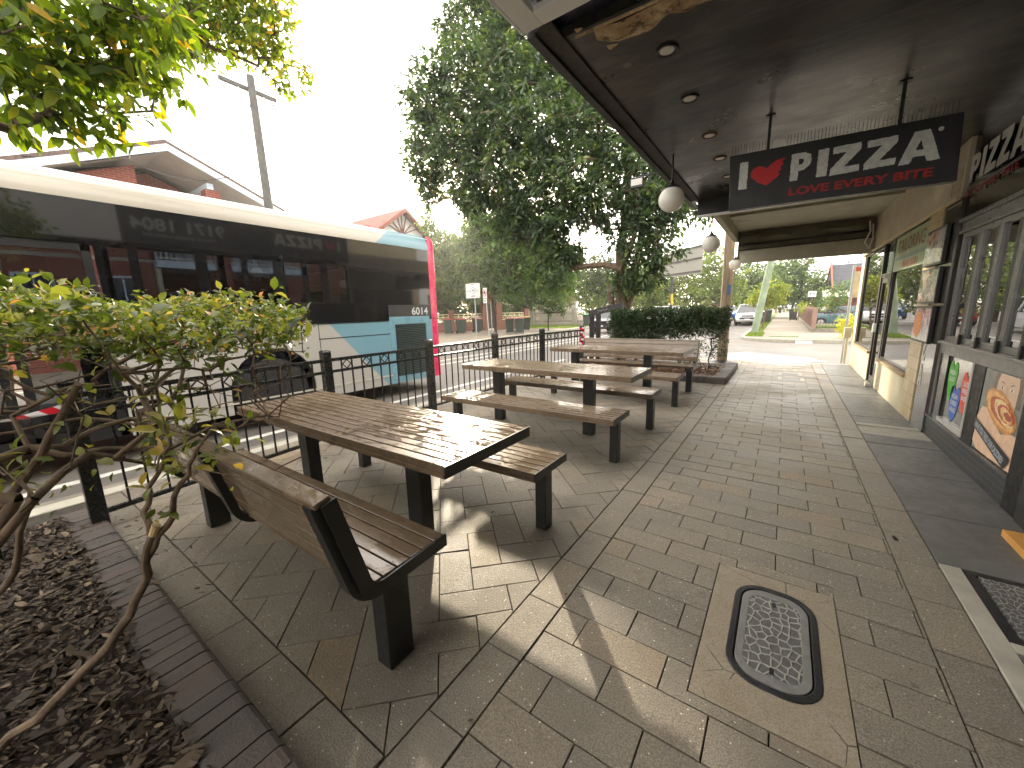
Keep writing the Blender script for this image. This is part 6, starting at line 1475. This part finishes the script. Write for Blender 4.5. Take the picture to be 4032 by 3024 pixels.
MB().box(-1.22,-1.15,11.16,11.185,1.72,1.95).build('blue_tag',pbr('blue tag',srgb(50,90,140),.5),s); MB().lathe([(.30,.002),(.22,.03),(.12,.05)],(-1.24,11.3,0),18).build('base_collar',M['iron'],s)
s=empty('leaning_pole',(-1.2,23.6,0),'pale green grey utility pole leaning to the right at the far corner','utility pole')
MB().tube([(-1.22,23.6,-.1),(-1.08,23.6,1.0),(-.62,23.6,4.6),(-.3,23.6,8.5)],[.17,.165,.15,.13],14).build('pole',pbr('green grey pole',srgb(132,148,124),.8,0,.2,3,.3,20,dirt=.3),s,smooth=True)
M['greytimber']=pbr('silvered timber',srgb(78,77,76),.85,0,.3,4,.5,30)
s=empty('power_pole',(-13.5,6.3,0),'tall grey timber power pole with crossarms rising behind the bus','utility pole')
MB().tube([(-13.5,6.25,-.1),(-13.5,6.22,4.9),(-13.5,6.19,8.45)],[.13,.12,.10],14).build('pole',M['greytimber'],s,smooth=True)
MB().bar((-13.62,5.40,8.13),(-13.62,6.92,8.10),.09,.10).build('crossarm',M['greytimber'],s); MB().bar((-13.6,5.85,8.1),(-13.6,6.15,7.6),.03).build('brace',M['galv'],s)
for y in (5.5,5.85,6.55,6.82): MB().lathe([(.03,8.16),(.06,8.2),(.05,8.25),(.07,8.29),(.02,8.36)] if False else [(.02,7.9),(.05,7.93),(.03,7.98),(.05,8.02),(.02,8.06)],(-13.62,y,0),10).build('insulator',M['diff'],s)
for x,y in ((-3.0,80),(-1.2,78)):
    s=empty('far_power_pole',(x,y,0),'distant power pole above the far trees, '+('left of its pair' if x<-2 else 'right of its pair'),'utility pole')
    MB().tube([(x,y,0),(x,y,9.5)],[.18,.12],8).build('pole',M['timber'],s); MB().bar((x-1,y,8.9),(x+1,y,8.9),.12).build('crossarm',M['timber'],s)
def wire(a,b,sag,name,lab,r_=.012):
    pts=[]
    for i in range(17):
        f=i/16; pts.append(Vector(a).lerp(Vector(b),f)-Vector((0,0,4*sag*f*(1-f))))
    tag(MB().tube(pts,r_,5).build(name,M['black']),lab,'cable')
wire((-13.4,6.2,6.1),(-17.0,3.9,6.35),.55,'service_cable','thin service cable sagging from the power pole to the brick gable')
wire((-1.3,11.3,7.0),(-3,80,8.9),.8,'overhead_wire','overhead wire running down the street above the far trees')
wire((-8.6,30,6.0),(-1.3,11.3,4.6),.3,'overhead_wire','thin overhead wire meeting the timber pole above the sign back',.009)

# ------------------------------------------------------------------ cars
M['carglass']=pbr('car window glass',(.02,.025,.03),.05,0,.2,1,spec=1.); M['headlamp']=pbr('headlamp lens',(.7,.72,.74),.1,0,.05,3,spec=.8); M['tail']=pbr('tail lamp lens',srgb(160,10,14),.15); M['plate']=M['sign_white']
def make_car(col,label,loc,rz,suv=True):
    """car along local +Y = front; 4.4 x 1.8"""
    t=empty('parked_car' if True else '',(0,0,0),label,'car','cars on the streets'); H=1.62 if suv else 1.42; W2=.90
    P=pbr('car paint',col,.22,.1,.04,2,coat=.8)
    sec=[(-2.18,.52,.86),(-2.12,.34,1.02),(-1.6,.26,1.05),(-.8,.24,1.0),(.4,.24,.99),(1.2,.25,.97),(1.75,.27,.90),(2.10,.32,.76),(2.19,.42,.60)]
    def loft(secs,inner):
        V=[];F=[]
        for y,z0,z1 in secs:
            w=W2*(1-.12*(abs(y)/2.2)**4); mid_=(z0+z1)/2
            V+=[(-w*.90,y,z0),(-w,y,mid_),(-w*.93,y,z1),(w*.93,y,z1),(w,y,mid_),(w*.90,y,z0)]
        n=6
        for i in range(len(secs)-1):
            for k in range(n): k2=(k+1)%n; F.append((i*n+k,i*n+k2,(i+1)*n+k2,(i+1)*n+k))
        F+=[tuple(range(n-1,-1,-1)),tuple(range((len(secs)-1)*n,len(secs)*n))]; return MB().add(V,F)
    b=loft(sec,0).build('body',P,t,bevel=.05,smooth=True,world=False,seg=3)
    g=[(-1.95,1.02,.82),(-1.55,H-.10,.66),(-1.0,H-.0,.64),(.1,H,.63),(.45,H-.06,.64),(1.18,.97,.80)]
    V=[];F=[]
    for y,z,w in g: V+=[(-w,y,z),(w,y,z)]
    for y,z,w in g: V+=[(-.86,y,.94),(.86,y,.94)]
    n=len(g)
    for i in range(n-1):
        F+=[(2*i,2*i+1,2*i+3,2*i+2),(2*i,2*i+2,2*n+2*i+2,2*n+2*i),(2*i+1,2*n+2*i+1,2*n+2*i+3,2*i+3)]
    F+=[(0,2*n,2*n+1,1),(2*n-2,2*n-1,4*n-1,4*n-2)]
    MB().add(V,F).build('glasshouse',M['carglass'],t,smooth=False,world=False)
    rf=[(-1.62,H-.09,.67),(-1.0,H+.012,.65),(.1,H+.012,.64),(.48,H-.05,.66)]; V=[];F=[]
    for y,z,w in rf: V+=[(-w,y,z),(w,y,z),(-w-.015,y,z-.05),(w+.015,y,z-.05)]
    for i in range(3): k=4*i; F+=[(k,k+1,k+5,k+4),(k,k+4,k+6,k+2),(k+1,k+3,k+7,k+5)]
    MB().add(V,F).build('roof',P,t,world=False)
    m=MB()
    for s_ in (-1,1):
        for a,b2 in (((.66*s_,.46,H-.05),(.86*s_,1.2,.98)),((.67*s_,-1.6,H-.1),(.86*s_,-1.98,1.0)),((.66*s_,-.35,H-.02),(.885*s_,-.35,.98))): m.bar(a,b2,.06,.05)
    m.build('pillar',P,t,world=False)
    for s_ in (-1,1):
        MB().sphere((.66*s_,2.06,.74),.13,12,8,(1.1,.5,.62)).build('headlight',M['headlamp'],t,world=False,smooth=True) if False else MB().add([(.44*s_,2.155,.68),(.80*s_,2.03,.70),(.80*s_,1.99,.82),(.46*s_,2.11,.80)],[(0,1,2,3)]).build('headlight',M['headlamp'],t,world=False)
        MB().box(min(.55*s_,.84*s_),max(.55*s_,.84*s_),-2.20,-2.12,.72,.90).build('tail_light',M['tail'],t,world=False,bevel=.02)
        MB().box(min(.90*s_,1.04*s_),max(.90*s_,1.04*s_),.82,.96,.98,1.10).build('mirror',P,t,world=False,bevel=.03)
        for y in (-1.35,1.32):
            w=empty('wheel',(0,0,0)); w.parent=t
            MB().lathe([(.20,0),(.30,.0),(.33,-.03),(.33,-.19),(.30,-.22)] if s_>0 else [(.20,0),(.30,.0),(.33,.03),(.33,.19),(.30,.22)],(s_*.905,y,.33),22,'x').build('tyre',M['tyre'],w,world=False,smooth=True)
            MB().lathe([(.01,.01*s_),(.08,.008*s_),(.19,.002*s_),(.205,-.02*s_)],(s_*.905,y,.33),18,'x').build('rim',M['rim'],w,world=False,smooth=True)
    MB().box(-.52,.52,2.17,2.205,.50,.64).box(-.40,.40,2.12,2.18,.70,.80).build('grille',M['black'],t,world=False,bevel=.01); MB().box(-.19,.19,2.206,2.215,.44,.54).build('number_plate',M['plate'],t,world=False)
    t.location=loc; t.rotation_euler=(0,0,rz); return t
G0=-.12
make_car((.70,.71,.72),'white car parked on the street just left of the leaning green pole',(-2.28,36.5,G0),PI)
make_car(srgb(40,96,180),'bright blue car further down the street',(-4.85,48,G0),PI,False)
make_car(srgb(150,30,30),'dark red car beyond the blue car and the white car',(-4.3,60,G0),PI)
make_car(srgb(60,110,130),'teal car parked behind the leaning green pole',(-2.35,40.5,G0),PI)
make_car((.66,.67,.69),'white wagon glimpsed through the gaps low in the hedge',(-6.6,27,G0),PI+.05)
make_car((.05,.05,.055),'dark car behind the hedge, seen in the shop window reflections',(-9.5,25.5,G0),PI)
make_car(srgb(170,24,28),'red car glimpsed through the upper gaps of the hedge',(-5.6,36,G0),PI,False)
make_car(srgb(72,112,126),'dull teal car parked in the driveway behind the iron fence',(3.5,36.5,-.25),PI/2,False)
make_car(srgb(120,128,136),'grey car parked beyond the dull teal one in the driveway',(6.4,39,-.25),PI/2,False)

if HAZE>0:
    hm=bpy.data.materials.new('pale air'); hm.use_nodes=True; t_=hm.node_tree; t_.nodes.clear(); oo=t_.nodes.new('ShaderNodeOutputMaterial'); pv=t_.nodes.new('ShaderNodeVolumePrincipled')
    pv.inputs['Color'].default_value=(.95,.95,.95,1); pv.inputs['Density'].default_value=HAZE; pv.inputs['Anisotropy'].default_value=.7; t_.links.new(pv.outputs[0],oo.inputs['Volume'])
    tag(MB().box(-152,152,-102,252,-1.2,14.5).build('haze',hm),kind='stuff')
# ------------------------------------------------------------------ camera, light, sky
cam=bpy.data.cameras.new('camera'); co=bpy.data.objects.new('camera',cam); COL.objects.link(co); SC.camera=co
R=[[0.8199282702774708,-0.08573823409615819,-0.5660093522318047],[0.5718723722150828,0.16769857907476138,0.8030187896141657],[-0.02606955114474682,0.9821029181253758,-0.18653213319086084]]
right=Vector((R[0][0],R[1][0],R[2][0])); upv=Vector((R[0][1],R[1][1],R[2][1])); fwd=Vector((R[0][2],R[1][2],R[2][2]))
mt=Matrix((right,upv,-fwd)).transposed().to_4x4(); mt.translation=Vector((0,0,1.45)); co.matrix_world=mt
cam.sensor_width=36; cam.lens=36*830/2212; cam.clip_start=.05; cam.clip_end=2000
EL,AZ=15.4,-43.2
sd=Vector((math.sin(math.radians(AZ))*math.cos(math.radians(EL)),math.cos(math.radians(AZ))*math.cos(math.radians(EL)),math.sin(math.radians(EL))))
su=bpy.data.lights.new('sun','SUN'); so=bpy.data.objects.new('sun',su); COL.objects.link(so); su.energy=SUN_E; su.angle=math.radians(1.0); su.color=(1,.86,.64)
so.rotation_euler=sd.to_track_quat('Z','Y').to_euler(); so.location=(-20,20,15)
wd=bpy.data.worlds.new('World'); SC.world=wd; wd.use_nodes=True; nt=wd.node_tree; nt.nodes.clear()
ow=nt.nodes.new('ShaderNodeOutputWorld'); bg=nt.nodes.new('ShaderNodeBackground'); sk=nt.nodes.new('ShaderNodeTexSky')
sk.sky_type='NISHITA'; sk.sun_disc=False; sk.sun_elevation=math.radians(EL); sk.sun_rotation=math.radians(AZ); sk.air_density=1.0; sk.dust_density=3.0; sk.ozone_density=1.
# thin bright cloud veil: pale, streaked
tcn=nt.nodes.new('ShaderNodeTexCoord'); mp=nt.nodes.new('ShaderNodeMapping'); mp.inputs['Scale'].default_value=(1,1,6); nz=nt.nodes.new('ShaderNodeTexNoise'); nz.inputs['Scale'].default_value=1.6; nz.inputs['Detail'].default_value=6
nt.links.new(tcn.outputs['Generated'],mp.inputs['Vector']); nt.links.new(mp.outputs[0],nz.inputs['Vector'])
rg=nt.nodes.new('ShaderNodeMapRange'); rg.inputs[1].default_value=.35; rg.inputs[2].default_value=.6; rg.inputs[3].default_value=.62; rg.inputs[4].default_value=.92; nt.links.new(nz.outputs['Fac'],rg.inputs[0])
mx=nt.nodes.new('ShaderNodeMix'); mx.data_type='RGBA'; nt.links.new(rg.outputs[0],mx.inputs[0]); nt.links.new(sk.outputs[0],mx.inputs[6]); mx.inputs[7].default_value=(*SKY_VEIL,1)
nt.links.new(mx.outputs[2],bg.inputs['Color']); bg.inputs['Strength'].default_value=SKY_S; nt.links.new(bg.outputs[0],ow.inputs['Surface'])
SC.view_settings.view_transform='Standard'; SC.view_settings.look='None'; SC.view_settings.exposure=EXPO; SC.view_settings.gamma=1
SC.cycles.max_bounces=8; SC.cycles.diffuse_bounces=4; SC.cycles.glossy_bounces=4; SC.cycles.transmission_bounces=6; SC.cycles.transparent_max_bounces=12
SC.cycles.use_denoising=True; SC.cycles.sample_clamp_indirect=8; SC.cycles.use_adaptive_sampling=True; SC.cycles.adaptive_threshold=.02
try: SC.cycles.denoiser='OPENIMAGEDENOISE'
except Exception: pass
